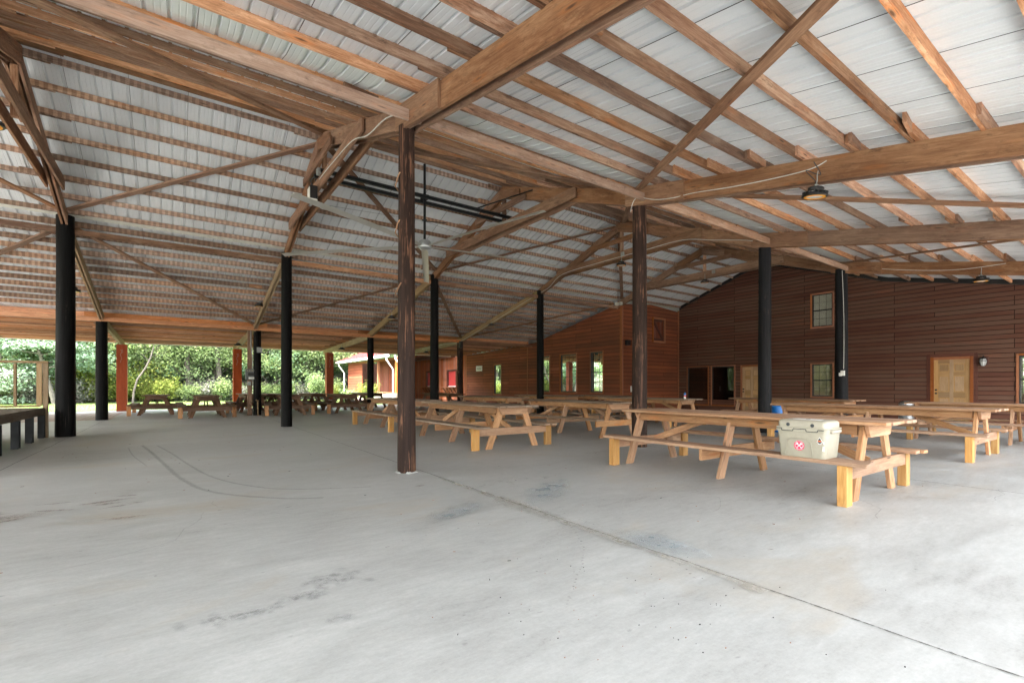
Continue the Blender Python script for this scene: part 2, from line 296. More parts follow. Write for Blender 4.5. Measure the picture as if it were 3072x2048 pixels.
# ------------------------------------------------------------------ mesh helpers
class MB:
    def __init__(s): s.v = []; s.f = []; s.uv = []; s.r = []; s.mi = []
    def face(s, pts, uvs=None, r=0.5, mi=0):
        b = len(s.v); s.v += [tuple(p) for p in pts]; s.f.append(tuple(range(b, b + len(pts))))
        s.uv += list(uvs) if uvs else [(0, 0)] * len(pts); s.r.append(r); s.mi.append(mi)
    def solid(s, P, r=None, mi=0, ends=True):
        """P: list of two equal rings (each list of points, counter-clockwise seen from the far end); UV along"""
        A, B = P; n = len(A); r = rnd.random() if r is None else r
        A = [Vector(p) for p in A]; B = [Vector(p) for p in B]
        L = (B[0] - A[0]).length; d = 0; base = len(s.v)
        s.v += [tuple(p) for p in A] + [tuple(p) for p in B]
        for i in range(n):
            j = (i + 1) % n; wd = (A[j] - A[i]).length
            s.f.append((base + i, base + j, base + n + j, base + n + i)); s.uv += [(0, d), (0, d + wd), (L, d + wd), (L, d)]; s.r.append(r); s.mi.append(mi); d += wd + 0.37
        if ends:
            s.f.append(tuple(base + i for i in reversed(range(n)))); s.uv += [(0.02 * i, 0.03 * (i % 2)) for i in range(n)]; s.r.append(r); s.mi.append(mi)
            s.f.append(tuple(base + n + i for i in range(n))); s.uv += [(L + 0.02 * i, 0.03 * (i % 2)) for i in range(n)]; s.r.append(r); s.mi.append(mi)
    def board(s, a, b, w, h, up=(0, 0, 1), r=None, mi=0):
        a = Vector(a); b = Vector(b); d = (b - a).normalized(); up = Vector(up)
        sd = d.cross(up).normalized(); u = sd.cross(d).normalized()
        o = [sd * (x * w / 2) + u * (z * h / 2) for x, z in ((-1, -1), (1, -1), (1, 1), (-1, 1))]
        s.solid(([a + q for q in o], [b + q for q in o]), r, mi)
    def vboard(s, a, b, w, h, r=None, mi=0):
        """sloping board with plumb-cut ends; a,b mid-points, h measured vertically"""
        a = Vector(a); b = Vector(b); hd = Vector((b.x - a.x, b.y - a.y, 0)).normalized(); sd = Vector((hd.y, -hd.x, 0))
        o = [sd * (x * w / 2) + Vector((0, 0, z * h / 2)) for x, z in ((-1, -1), (1, -1), (1, 1), (-1, 1))]
        s.solid(([a + q for q in o], [b + q for q in o]), r, mi)
    def box(s, c, sz, r=None, mi=0, long=None):
        ax = long if long is not None else max(range(3), key=lambda i: sz[i])
        d = Vector((0, 0, 0)); d[ax] = sz[ax] / 2; c = Vector(c)
        up = Vector((0, 0, 1)) if ax != 2 else Vector((0, 1, 0))
        if ax == 0: w_, h_ = sz[1], sz[2]
        elif ax == 1: w_, h_ = sz[0], sz[2]
        else: w_, h_ = sz[0], sz[1]
        s.board(c - d, c + d, w_, h_, up, r, mi)
    def tube(s, pts, rad, n=8, r=0.5, mi=0, caps=True):
        pts = [Vector(p) for p in pts]; rads = rad if isinstance(rad, (list, tuple)) else [rad] * len(pts)
        prev = None; rings = []
        for i, p in enumerate(pts):
            d = ((pts[min(i + 1, len(pts) - 1)] - pts[max(i - 1, 0)])).normalized()
            if prev is None:
                a = Vector((0, 0, 1)) if abs(d.z) < 0.9 else Vector((1, 0, 0)); u = d.cross(a).normalized()
            else: u = (prev - d * prev.dot(d)).normalized()
            prev = u; v = d.cross(u)
            rings.append([p + (u * math.cos(t) + v * math.sin(t)) * rads[i] for t in [2 * math.pi * k / n for k in range(n)]])
        b = len(s.v)
        for rg in rings: s.v += [tuple(q) for q in rg]
        L = 0
        for i in range(len(rings) - 1):
            dl = (pts[i + 1] - pts[i]).length
            for k in range(n):
                j = (k + 1) % n
                s.f.append((b + i * n + k, b + i * n + j, b + (i + 1) * n + j, b + (i + 1) * n + k))
                s.uv += [(L, k * .1), (L, k * .1 + .1), (L + dl, k * .1 + .1), (L + dl, k * .1)]; s.r.append(r); s.mi.append(mi)
            L += dl
        if caps:
            s.f.append(tuple(b + k for k in reversed(range(n)))); s.uv += [(0, 0)] * n; s.r.append(r); s.mi.append(mi)
            e = b + (len(rings) - 1) * n
            s.f.append(tuple(e + k for k in range(n))); s.uv += [(0, 0)] * n; s.r.append(r); s.mi.append(mi)
    def lathe(s, prof, c=(0, 0, 0), n=24, mi=0, ax='z', tilt=None):
        """prof: list of (radius, height)"""
        c = Vector(c); b = len(s.v)
        for (rr, h) in prof:
            for k in range(n):
                t = 2 * math.pi * k / n; p = Vector((rr * math.cos(t), rr * math.sin(t), h))
                if ax == 'x': p = Vector((h, p.x, p.y))
                if ax == 'y': p = Vector((p.y, h, p.x))
                if tilt is not None: p = tilt @ p
                s.v.append(tuple(c + p))
        for i in range(len(prof) - 1):
            for k in range(n):
                j = (k + 1) % n
                s.f.append((b + i * n + k, b + i * n + j, b + (i + 1) * n + j, b + (i + 1) * n + k)); s.uv += [(0, 0)] * 4; s.r.append(0.5); s.mi.append(mi)
        for i, rev in ((0, True), (len(prof) - 1, False)):
            if prof[i][0] > 1e-4:
                q = [b + i * n + k for k in range(n)]
                s.f.append(tuple(reversed(q)) if rev else tuple(q)); s.uv += [(0, 0)] * n; s.r.append(0.5); s.mi.append(mi)
    def build(s, name, mats, parent=None, smooth=False, bevel=0.0, loc=None):
        me = bpy.data.meshes.new(name); me.from_pydata(s.v, [], s.f)
        mats = mats if isinstance(mats, (list, tuple)) else [mats]
        for x in mats: me.materials.append(x)
        ul = me.uv_layers.new(name="UVMap"); ul.data.foreach_set("uv", np.array(s.uv, dtype=np.float32).ravel())
        at = me.attributes.new("rnd", 'FLOAT', 'FACE'); at.data.foreach_set("value", np.array(s.r, dtype=np.float32))
        me.polygons.foreach_set("material_index", s.mi)
        if smooth: me.polygons.foreach_set("use_smooth", [True] * len(me.polygons))
        me.update(); me.validate()
        if bevel:
            bm = bmesh.new(); bm.from_mesh(me); bmesh.ops.remove_doubles(bm, verts=bm.verts, dist=1e-5)
            bmesh.ops.bevel(bm, geom=list(bm.edges), offset=bevel, segments=1, affect='EDGES', clamp_overlap=True); bm.to_mesh(me); bm.free()
        o = bpy.data.objects.new(name, me); COL.objects.link(o)
        if parent is not None: o.parent = parent
        if loc: o.location = loc
        if smooth:
            try: me.set_sharp_from_angle(angle=R(40))
            except Exception: pass
        return o
def tag(o, label=None, cat=None, group=None, kind=None):
    if label: o['label'] = label
    if cat: o['category'] = cat
    if group: o['group'] = group
    if kind: o['kind'] = kind
    return o
def thing(name, label, cat, loc=(0, 0, 0), rz=0, group=None):
    o = bpy.data.objects.new(name, None); COL.objects.link(o); o.location = loc; o.rotation_euler = (0, 0, rz); o.empty_display_size = 0.2
    return tag(o, label, cat, group)
def dup(root, loc, rz=None, label=None):
    r = root.copy(); COL.objects.link(r); r.location = loc
    if rz is not None: r.rotation_euler = (0, 0, rz)
    if label: r['label'] = label
    for ch in list(root.children):
        c = ch.copy(); COL.objects.link(c); c.parent = r
        for g in list(ch.children):
            d = g.copy(); COL.objects.link(d); d.parent = c
    return r

# ------------------------------------------------------------------ layout
X0, S = -2.16, 4.877
col = lambda i: X0 + S * i
YP, YQ, YC, YD = 6.275, 15.555, 22.43, 29.77
XW, XO, YK = 21.84, 17.35, 15.51
EAVE, DEND = -1.9, 31.3  # near eave pushed out past view to cut sky light on the floor
PTS = [(EAVE, 3.45), (6.4, 5.165), (11.1, 6.83), (15.7, 5.22), (22.4, 3.77), (DEND, 3.50)]
def zt(y):
    y = min(max(y, PTS[0][0]), PTS[-1][0])
    for (a, za), (b, zb) in zip(PTS, PTS[1:]):
        if y <= b: return za + (zb - za) * (y - a) / (b - a)
XL, XR = -12.6, XW - 0.02  # left roof end lies out of view, set there to block side light

# ------------------------------------------------------------------ ground
def sheet(name, x0, x1, y0, y1, z, mat, thick=0.0):
    b = MB()
    if thick: b.box(((x0 + x1) / 2, (y0 + y1) / 2, z - thick / 2), (x1 - x0, y1 - y0, thick))
    else: b.face([(x0, y0, z), (x1, y0, z), (x1, y1, z), (x0, y1, z)])
    return tag(b.build(name, mat), kind='structure')
sheet('ground', -600, 600, -600, 600, -0.09, M['soil'])
sheet('lawn', -60, 80, 30.9, 49.5, -0.03, M['grass'])
sheet('yard', -60, 80, -60, -3.0, -0.03, M['yard_dark'])
sheet('yard', -60, -14.0, -3.0, 30.9, -0.034, M['yard_dark'])
sheet('concrete_floor', -13.98, XW + 8, -2.98, 28.4, 0.0, M['concrete'], 0.12)
sheet('concrete_apron', -13.98, XW + 8, 28.4, 30.88, -0.006, M['apron'], 0.10)
sheet('paver_floor', -13.9, -1.92, 22.34, 28.1, 0.004, M['paver'])
sheet('concrete_floor', -1.915, XO, 28.39, 30.2, 0.004, M['concrete'])

# ------------------------------------------------------------------ floor marks
def stain_mat(name, c, amt, scale=30, contrast=(0.35, 0.6)):
    m = NT(name); uv = m.n("ShaderNodeUVMap").outputs[0]; sx = m.n("ShaderNodeSeparateXYZ"); m.l(uv, sx.inputs[0])
    tc = m.n("ShaderNodeTexCoord"); nz = m.noise(tc.outputs["Object"], scale, 5, 0.7)
    edge = m.ramp(m.math('ADD', sx.outputs[1], m.math('MULTIPLY', m.math('SUBTRACT', nz, 0.5), 0.9)), [(0.15, 0.0), (0.75, 1.0)])
    al = m.math('MULTIPLY', m.math('MULTIPLY', edge, m.ramp(nz, [(contrast[0], 0.25), (contrast[1], 1.0)])), amt)
    m.col(c); m.rough(0.7); m.l(al, m.b.inputs["Alpha"]); return m.m
M['st_rust'] = stain_mat("rust_stain", (0.33, 0.20, 0.125), 0.5)
M['st_dark'] = stain_mat("dark_oil_stain", (0.12, 0.125, 0.13), 0.22, 14)
M['st_tire'] = stain_mat("black_scuff", (0.12, 0.12, 0.115), 0.22, 9, (0.1, 0.5))
M['st_joint'] = stain_mat("dirty_joint", (0.06, 0.055, 0.045), 0.95, 22)
M['st_patch'] = stain_mat("cement_smear", (0.36, 0.335, 0.285), 0.5, 5)
M['st_blue'] = stain_mat("bluish_cement_smear", (0.30, 0.35, 0.38), 0.55, 5)
ZD = [0.0045]
def strip(b, pts, wd):
    z = ZD[0]
    P = [Vector((p[0], p[1], z)) for p in pts]; W = wd if isinstance(wd, (list, tuple)) else [wd] * len(P)
    side = []
    for i in range(len(P)):
        d = (P[min(i + 1, len(P) - 1)] - P[max(0, i - 1)]).normalized(); side.append(Vector((-d.y, d.x, 0)))
    for i in range(len(P) - 1):
        for sg in (-1, 1):
            q = [P[i], P[i + 1], P[i + 1] + side[i + 1] * sg * W[i + 1] / 2, P[i] + side[i] * sg * W[i] / 2]
            if sg < 0: q = q[::-1]; uv = [(0, 0), (1, 0), (1, 1), (0, 1)]
            else: uv = [(0, 1), (1, 1), (1, 0), (0, 0)]
            b.face(q, uv)
def blob(b, x, y, rx, ry, rot=0, n=14):
    z = ZD[0]; c = (x, y, z); ring = []
    for k in range(n):
        t = 2 * math.pi * k / n; q = 1 + rnd.uniform(-.15, .15); px, py = rx * q * math.cos(t), ry * q * math.sin(t)
        ring.append((x + px * math.cos(rot) - py * math.sin(rot), y + px * math.sin(rot) + py * math.cos(rot), z))
    for k in range(n): b.face([c, ring[k], ring[(k + 1) % n]], [(0, 1), (0, 0), (0, 0)])
def curve(p, n=8):
    out = []
    for i in range(len(p) - 1):
        p0, p1, p2, p3 = [Vector((*p[min(max(k, 0), len(p) - 1)], 0)) for k in (i - 1, i, i + 1, i + 2)]
        for k in range(n):
            t = k / n; out.append(0.5 * ((2 * p1) + (p2 - p0) * t + (2 * p0 - 5 * p1 + 4 * p2 - p3) * t * t + (3 * p1 - p0 - 3 * p2 + p3) * t ** 3))
    out.append(Vector((*p[-1], 0))); return [(q.x, q.y) for q in out]
b = MB()
for xs in (2.86, -2.05, 7.75, 12.6): 
    strip(b, [(xs + rnd.uniform(-.008, .008), y) for y in np.arange(-2.5, 28, 0.25)], 0.018)
for ys in (15.75, 6.2, 19.2, 22.36):
    x0 = 6.0 if ys == 6.2 else -12
    strip(b, [(x, ys + rnd.uniform(-.015, .015)) for x in np.arange(x0, 21, 0.3)], 0.03 if ys > 15 else 0.014)
tag(b.build('floor_joints', M['st_joint']), 'thin dark joints and cracks crossing the grey concrete floor', 'floor joint', kind='stuff')
ZD[0] = 0.0085
b = MB()
for (cx_, cy_, sx_, sy_, n_) in ((.80, 3.05, .08, .05, 26), (.62, 2.90, .05, .03, 12), (.28, 2.86, .11, .03, 22), (.72, 2.52, .04, .02, 4), (3.4, 4.9, .35, .08, 10)):
    for q in range(n_): blob(b, rnd.gauss(cx_, sx_), rnd.gauss(cy_, sy_), rnd.uniform(.05, .10), rnd.uniform(.04, .06), rnd.uniform(0, 3), 12)
blob(b, -1.7, 6.4, .28, .09, .2); blob(b, 7.9, 3.9, .35, .16, .1)
for k in range(420): blob(b, rnd.uniform(-4, 9), rnd.uniform(.6, 13), rnd.uniform(.006, .03), rnd.uniform(.004, .014), rnd.uniform(-.3, .3), 7)
for (px, py, a_) in ((4.2, 2.6, .5), (1.2, 4.6, 2.2), (5.2, 1.6, 1.0), (-.8, 4.2, .2), (7.9, 1.2, 2.6), (3.3, 8.3, 1.4)):
    c_pts = [(px, py)]
    for q in range(16): a_ += rnd.gauss(0, .35); c_pts.append((c_pts[-1][0] + .11 * math.cos(a_), c_pts[-1][1] + .11 * math.sin(a_)))
    strip(b, c_pts, .012)
tag(b.build('oil_stains', M['st_dark']), 'dark grey oil blotches scattered over the near concrete floor', 'stain', kind='stuff')
b = MB()
strip(b, curve([(-.55, 12.2), (-.33, 10.6), (-.12, 8.9), (.08, 7.4), (.35, 6.35), (.9, 5.6), (1.3, 5.35)]), 0.09)
strip(b, curve([(-.30, 12.0), (-.05, 10.4), (.15, 8.9), (.38, 7.5), (.68, 6.6), (1.1, 6.0), (1.9, 5.6)]), 0.06)
strip(b, curve([(-.75, 11.9), (-.6, 10.5), (-.35, 9.0)]), 0.03)
tag(b.build('tire_marks', M['st_tire']), 'curved black tire scuffs on the open concrete floor left of the brown post', 'tire mark', kind='stuff')
b = MB(); ZD[0] = 0.0125
hub = (2.86, 3.05)
def dots(path, rad, gap):
    c = curve(path, 24); acc = 0; last = c[0]
    for q in c[1:]:
        acc += math.hypot(q[0] - last[0], q[1] - last[1]); last = q
        if acc > gap: acc = 0; blob(b, q[0] + rnd.uniform(-.006, .006), q[1] + rnd.uniform(-.006, .006), rad * rnd.uniform(.5, 1.2), rad * rnd.uniform(.5, 1.0), 0, 8)
dots([(2.86, 3.2), (2.45, 2.55), (2.0, 2.15), (1.75, 1.95)], .016, .045)
dots([(2.80, 3.1), (2.25, 2.75), (1.9, 2.4)], .010, .07)
dots([(2.95, 3.2), (2.95, 2.5), (2.75, 1.95), (2.6, 1.7)], .017, .07)
dots([(2.9, 3.2), (3.3, 4.0), (3.6, 5.2), (3.7, 6.2)], .013, .07)
dots([(2.95, 3.3), (3.7, 3.6), (4.6, 3.7), (5.6, 3.6)], .012, .06)
dots([(2.8, 3.2), (2.1, 3.5), (1.4, 3.5)], .012, .09)
for q in range(16): blob(b, rnd.uniform(-2.3, -.2), rnd.gauss(6.3, .3), rnd.uniform(.08, .25), rnd.uniform(.03, .08), rnd.uniform(-.4, .4))
blob(b, -1.35, 6.15, .5, .16, .3); blob(b, -.6, 6.45, .3, .08, .2); blob(b, 9.0, 3.4, .7, .25, 0); blob(b, 2.4, 5.3, .09, .05)
for k in range(40): blob(b, rnd.uniform(-3, 7), rnd.uniform(1.5, 12), rnd.uniform(.01, .06), rnd.uniform(.005, .015), rnd.uniform(-.4, .4), 8)
tag(b.build('rust_spots', M['st_rust']), 'rusty orange dots radiating in arcs across the near concrete floor', 'stain', kind='stuff')
b = MB(); ZD[0] = 0.0165
strip(b, [(2.80, y) for y in np.arange(1.4, 5.9, .3)], [.16, .14, .1, .12, .18, .15, .2, .26, .34, .30, .16, .10, .12, .1, .08])
tag(b.build('cement_patch', M['st_patch']), 'tan cement smear along the joint in the near floor', 'cement patch', kind='stuff')
b = MB(); ZD[0] = 0.0205
blob(b, 3.5, 4.2, .8, .3, .6); blob(b, 3.0, 2.3, .25, .5, 0); blob(b, 2.2, 4.0, .5, .22, .3)
tag(b.build('cement_patch', M['st_blue']), 'bluish worn patches of cement on the near floor', 'cement patch', kind='stuff')
# small chips and debris
b = MB()
for k in range(70):
    x, y = rnd.gauss(2.15, .45), abs(rnd.gauss(1.35, .45)) + .3; s_ = rnd.uniform(.002, .0045)
    b.box((x, y, s_ * .4), (s_ * rnd.uniform(1, 2), s_, s_ * .8), mi=rnd.choice([0, 0, 0, 2]))
for k in range(160):
    x, y = rnd.uniform(-3, 9), rnd.uniform(1.5, 14); s_ = rnd.uniform(.004, .012)
    b.board((x, y, .004), (x + rnd.uniform(-.03, .03), y + rnd.uniform(-.02, .02) + .003, .005), s_ * .6, .003, mi=rnd.choice([0, 2, 2]))
tag(b.build('floor_debris', [M['black'], M['white'], M['rust_rod']]), 'tiny dark chips and leaf bits scattered on the concrete', 'debris', kind='stuff')

# ------------------------------------------------------------------ roof (sheet, purlins, plates, braces)
roof = thing('metal_roof', 'white ribbed metal roof on rough brown purlins over the whole pavilion', 'roof')
def ribbed(x0, x1, segs, lift, name, mat, parent, pitch=0.2286):
    prof = []; x = x0; k = 0
    while x < x1:
        lap = 0.004 if k % 4 == 0 else 0
        for dx, dz in ((0.0, lap), (0.006, 0), (0.055, 0), (0.060, .003), (0.068, .003), (0.073, 0), (0.118, 0), (0.123, .003), (0.131, .003), (0.136, 0), (0.176, 0), (0.186, .026), (0.2115, .026), (0.2215, 0)):
            prof.append((x + dx, dz))
        x += pitch; k += 1
    prof.append((x, 0)); prof = np.array(prof); n = len(prof)
    V = np.concatenate([np.stack([prof[:, 0], np.full(n, y), prof[:, 1] + z + lift], 1) for y, z in segs])
    F = [(i * n + j, i * n + j + 1, (i + 1) * n + j + 1, (i + 1) * n + j) for i in range(len(segs) - 1) for j in range(n - 1)]
    me = bpy.data.meshes.new(name); me.from_pydata(V.tolist(), [], F); me.materials.append(mat); me.materials.append(M['black'])
    mi = np.zeros(len(F), dtype=np.int32); jj = np.tile(np.arange(n - 1), len(segs) - 1); mi[(jj % 56) == 0] = 1; me.polygons.foreach_set("material_index", mi); me.update()
    o = bpy.data.objects.new(name, me); COL.objects.link(o); o.parent = parent; return o
PH = 0.135
sh = ribbed(XL, XR + 9.0, [(EAVE - .25, zt(EAVE) - .05), (6.4, zt(6.4)), (11.1, zt(11.1)), (15.7, zt(15.7)), (22.4, zt(22.4)), (DEND + .15, zt(DEND))], PH, 'roof_sheet', M['sheet'], roof)
b = MB()
for (ya, yb) in ((15.50, 15.70),):
    b.face([(XL, ya, zt(ya) + PH - .012), (XR, ya, zt(ya) + PH - .012), (XR, yb, zt(yb) + PH - .02), (XL, yb, zt(yb) + PH - .02)])
tag(b.build('flashing', M['flashing'], roof), 'beige flashing strip where the roof changes pitch')
ylist = [(-1.92 + .64 * k, 'purlin_timber') for k in range(13)]
ylist += [(6.75 + .605 * k, 'timber') for k in range(8)]
ylist += [(y, 'banded_timber') for y in (11.31, 11.9, 12.5, 13.08, 13.67, 14.27, 14.88, 15.42)]
ylist += [(15.95 + .53 * k, 'banded_timber') for k in range(12)]
ylist = [(y, k) for y, k in ylist]
cands = []
bays = [(-12.6, -7.04), (-7.04, -2.16), (-2.16, 2.72), (2.72, 7.6), (7.6, 12.47), (12.47, 17.35), (17.35, XR)]
for bi, (xa, xb) in enumerate(bays):
    if bi == 6: ys = [(y, k) for y, k in ylist if y < YK]
    else: ys = ylist
    for (y, mk) in ys:
        cands.append((bi, xa, xb, y, mk, 'purlin', PH if y < 6.5 or y > 15.6 else .112))
    if bi < 6:
        for k in range(15): cands.append((bi, xa, xb, 22.75 + .6 * k, 'new_timber', 'joist', 0.19))
def cdist(c):
    bi, xa, xb, y, mk, nm, h = c
    # how large it shows: nearer ones inside the view first
    best = 0
    for t in (0.1, .3, .5, .7, .9):
        x = xa + (xb - xa) * t; d = .816 * y + .578 * x; l = .816 * x - .578 * y
        if d > .5 and abs(l / d) < 1.08 and (zt(y) - HC) / d < .815: best += 1 / (d * d)
    return -best
cands.sort(key=cdist)
cnt = {'purlin': 0, 'joist': 0}; rest = {}
for c in cands:
    bi, xa, xb, y, mk, nm, h = c
    off = (.026 if bi % 2 else -.026); ea = xa - (rnd.uniform(.35, .6) if bi else 0); eb = xb + (rnd.uniform(.35, .65) if bi < 6 else 0)
    if xb > XO - .1 and y > YK: eb = XO - .03
    eb = min(eb, XR)
    yj = y + off + rnd.uniform(-.012, .012); z = zt(y) + PH - h / 2
    if nm == 'joist': z = zt(y) + PH - h / 2 - .004
    if cnt[nm] < 98:
        b = MB(); dz_ = rnd.uniform(-.008, .008); b.board((ea, yj, z), (eb, yj, z + dz_), .042, h - .004)
        if nm == 'joist': b.board((ea + .01, yj, z - h / 2 - .004), (eb - .01, yj, z + dz_ - h / 2 - .004), .044, .014, mi=1)
        b.build(nm, [M[mk], M['pale_timber']], roof); cnt[nm] += 1
    else:
        rest.setdefault((nm, mk), MB()).board((ea, yj, z), (eb, yj, z), .042, h - .004)
for (nm, mk), b in rest.items():
    tag(b.build(nm, M[mk], roof), kind='stuff')
# short splice blocks nailed beside purlins
b = MB()
for bi, xa, xb, y, mk, nm, h in cands[:90]:
    if rnd.random() < .35 and nm == 'purlin':
        x = xb - rnd.uniform(.2, .9); b.board((x, y + rnd.choice((-.068, .068)), zt(y) + h / 2), (x + rnd.uniform(.3, .9), y + .0, zt(y) + h / 2), .04, h * .85)
b.build('splice_blocks', M['purlin_timber'], roof)['kind'] = 'stuff'
for (y, z, mk, xe, h) in ((6.08, 4.89, 'plate_timber', col(4) + .1, .145), (15.56, 4.95, 'purlin_timber', XO - .1, .13), (22.28, 3.60, 'new_timber', XO - .1, .15)):
    for q in range(-2, 4):
        g = .14 if y > 15 and y < 16 else .002
        x = col(q) + g; x2 = min(col(q + 1) - g, xe); b = MB(); b.board((x, y, z), (x2, y, z + rnd.uniform(-.01, .01)), .042, h); b.build('plate', M[mk], roof)
b = MB(); b.box(((XL + XO) / 2, DEND + .12, zt(DEND) + .01), (XO - XL, .04, .20)); tag(b.build('fascia', M['cream'], roof), 'cream fascia along the far eave')
b = MB(); b.box(((XL + XR) / 2, EAVE - .22, zt(EAVE) + .02), (XR - XL, .04, .20)); b.build('fascia', M['cream'], roof)
def brace(x1, y1, x2, y2, under=.03):
    b = MB(); b.board((x1, y1, zt(y1) - under), (x2, y2, zt(y2) - under), .14, .04); b.build('diagonal_brace', M['truss_timber'], roof)
for q in ((-2.06, 15.2, 2.66, 11.35), (2.80, 11.3, 7.5, 15.3), (7.75, 15.3, 12.4, 11.35), (7.45, 6.2, 2.75, -.2), (-2.06, 15.9, 2.64, 22.2), (7.5, 15.9, 2.8, 22.2), (7.75, 15.9, 12.4, 22.2),
          (12.6, 22.2, 17.2, 15.8), (-6.9, 22.2, -2.25, 15.9), (-6.95, 11.3, -2.25, 15.2), (-2.06, 6.55, 2.65, 10.95), (2.8, 10.95, 7.5, 6.55), (7.72, 6.55, 12.4, 10.95), (12.55, 10.95, 17.2, 6.55),
          (7.75, 6.2, 12.4, -.2), (17.2, 6.2, 12.55, -.2), (12.55, 11.3, 17.2, 15.3)): brace(*q)

# ------------------------------------------------------------------ trusses
TL = {-1: 'roof truss beyond the left end of the pavilion', 0: 'leftmost roof truss in view, above the thick black post', 1: 'nearest roof truss, seated on the near brown round post', 2: 'second roof truss, its beam carrying the largest high bay lamp',
      3: 'third roof truss with a white cable stapled along its collar', 4: 'farthest roof truss, just in front of the dark gabled wall'}
for i in range(-1, 5):
    x = col(i); T = thing('roof_truss', TL[i], 'truss', (x, 0, 0), group='timber trusses carrying the pavilion roof')
    def chord(y1, z1, y2, z2, h, xs, nm, mat, wd=.042):
        for dx in xs:
            b = MB(); b.vboard((dx, y1, z1 - h / 2), (dx, y2, z2 - h / 2), wd, h); b.build(nm, M[mat], T)
    chord(EAVE - .1, zt(EAVE), 5.25, zt(5.25), .34, (-.07, .07), 'rafter', 'truss_timber')
    chord(5.2, zt(5.2), 11.1, zt(11.1) - .02 if False else zt(11.1), .30, (), 'rafter', 'truss_timber')
    chord(6.4, zt(6.4), 11.1, zt(11.1), .32, (-.07, .07), 'rafter', 'truss_timber')
    chord(5.25, zt(5.25), 6.4, zt(6.4), .34, (-.07, .07), 'rafter', 'truss_timber')
    chord(11.1, zt(11.1), 15.7, zt(15.7), .27, (-.04, .04), 'rafter', 'truss_timber')
    if i < 4:
        chord(15.7, zt(15.7), 22.55, zt(22.55) , .26, (-.04, .04), 'rafter', 'pale_timber')
        chord(22.3, zt(22.3) - .02, 31.0, 3.47, .29, (0,), 'tie_beam', 'pale_timber', .11)
    # gussets
    b = MB(); b.vboard((-.115, 5.2, zt(5.2) - .17), (-.115, 6.55, zt(6.55) - .19), .04, .36); b.build('gusset', M['truss_timber'], T)
    b = MB(); b.vboard((-.115, 10.2, 6.50 - .17), (-.115, 11.15, 6.60), .04, .26); b.vboard((-.115, 11.16, 6.60), (-.115, 12.3, 6.26), .04, .26); b.build('gusset', M['truss_timber'], T)
    for dx in (-.135, .135):
        b = MB(); b.vboard((dx, 8.0, 5.64), (dx, 14.35, 5.72 - .04), .042, .26); b.build('collar_tie', M['truss_timber'], T)
    b = MB(); b.vboard((-.16, 9.9, 6.16), (-.16, 12.4, 6.16), .04, .17); b.build('short_tie', M['truss_timber'], T)
    b = MB(); b.box((0, 11.1, 6.05), (.09, .09, .85)); b.build('king_post', M['timber'], T)

# ------------------------------------------------------------------ round posts
def post(x, y, h, r0, r1, mat, label, bow=0.0, hooks=False):
    T = thing('round_post', label, 'post', (x, y, 0), rnd.uniform(0, 6), 'round timber posts carrying the roof')
    b = MB(); n = 26; N = 28; pts = []; rad = []
    b0 = len(b.v); ph = rnd.uniform(0, 9)
    rings = []
    for k in range(N + 1):
        z = h * k / N; rr = r0 + (r1 - r0) * k / N; ox = bow * math.sin(math.pi * k / N)
        for t in range(n):
            a = 2 * math.pi * t / n; q = 1 + .018 * math.sin(3 * a + z * 1.3 + ph) + .012 * math.sin(7 * a - z * 2.1) + rnd.uniform(-.006, .006)
            b.v.append((ox + rr * q * math.cos(a), rr * q * math.sin(a), z))
    for k in range(N):
        for t in range(n):
            j = (t + 1) % n; b.f.append((k * n + t, k * n + j, (k + 1) * n + j, (k + 1) * n + t)); b.uv += [(0, 0)] * 4; b.r.append(.5); b.mi.append(0)
    b.f.append(tuple(N * n + t for t in range(n))); b.uv += [(0, 0)] * n; b.r.append(.5); b.mi.append(0)
    b.build('shaft', M[mat], T, smooth=True)
    return T
P1 = post(2.66, 6.33, 4.85, .128, .110, 'pole_brown', 'nearest round brown post, standing alone in the middle of the floor')
post(7.60, 6.30, 4.86, .152, .135, 'pole_brown', 'brown round post behind the left end of the table with the cooler')
post(12.50, 6.28, 4.9, .160, .145, 'pole_blue', 'blue black round post beside the blue barrel')
post(17.30, 6.28, 4.93, .185, .165, 'pole_blue', 'round post with a white outlet on it, in front of the two-storey windows')
post(-2.16, YQ, 5.3, .190, .168, 'pole_black', 'thickest black post, standing beside the low stage')
post(2.72, YQ, 5.2, .155, .145, 'pole_black', 'black round post between the picnic tables and the open floor')
post(7.6, YQ, 5.2, .16, .145, 'pole_black', 'black round post seen just right of the near brown post')
post(12.47, YQ, 5.2, .155, .145, 'pole_black', 'mottled black post in front of the orange wall windows')
post(-2.16, YC, 3.62, .178, .165, 'pole_black', 'short black post at the edge of the brick paving')
post(2.80, YC, 3.60, .150, .145, 'pole_black', 'short dark post with the breaker box post against it')
post(7.6, YC, 3.62, .155, .15, 'pole_black', 'short black post in front of the shed gutter')
post(12.47, YC, 3.62, .17, .16, 'pole_brown', 'short brown post with a speaker near its top')
post(-7.04, YQ, 5.2, .17, .16, 'pole_black', 'black post beyond the left end of the stage')
post(-7.04, YC, 3.62, .17, .16, 'pole_black', 'short black post beyond the stage at the paving')
post(-7.04, YP, 4.85, .15, .14, 'pole_brown', 'brown post beyond the left end of the near row')
post(-2.16, YP, 4.85, .15, .14, 'pole_brown', 'brown post left of the nearest post')
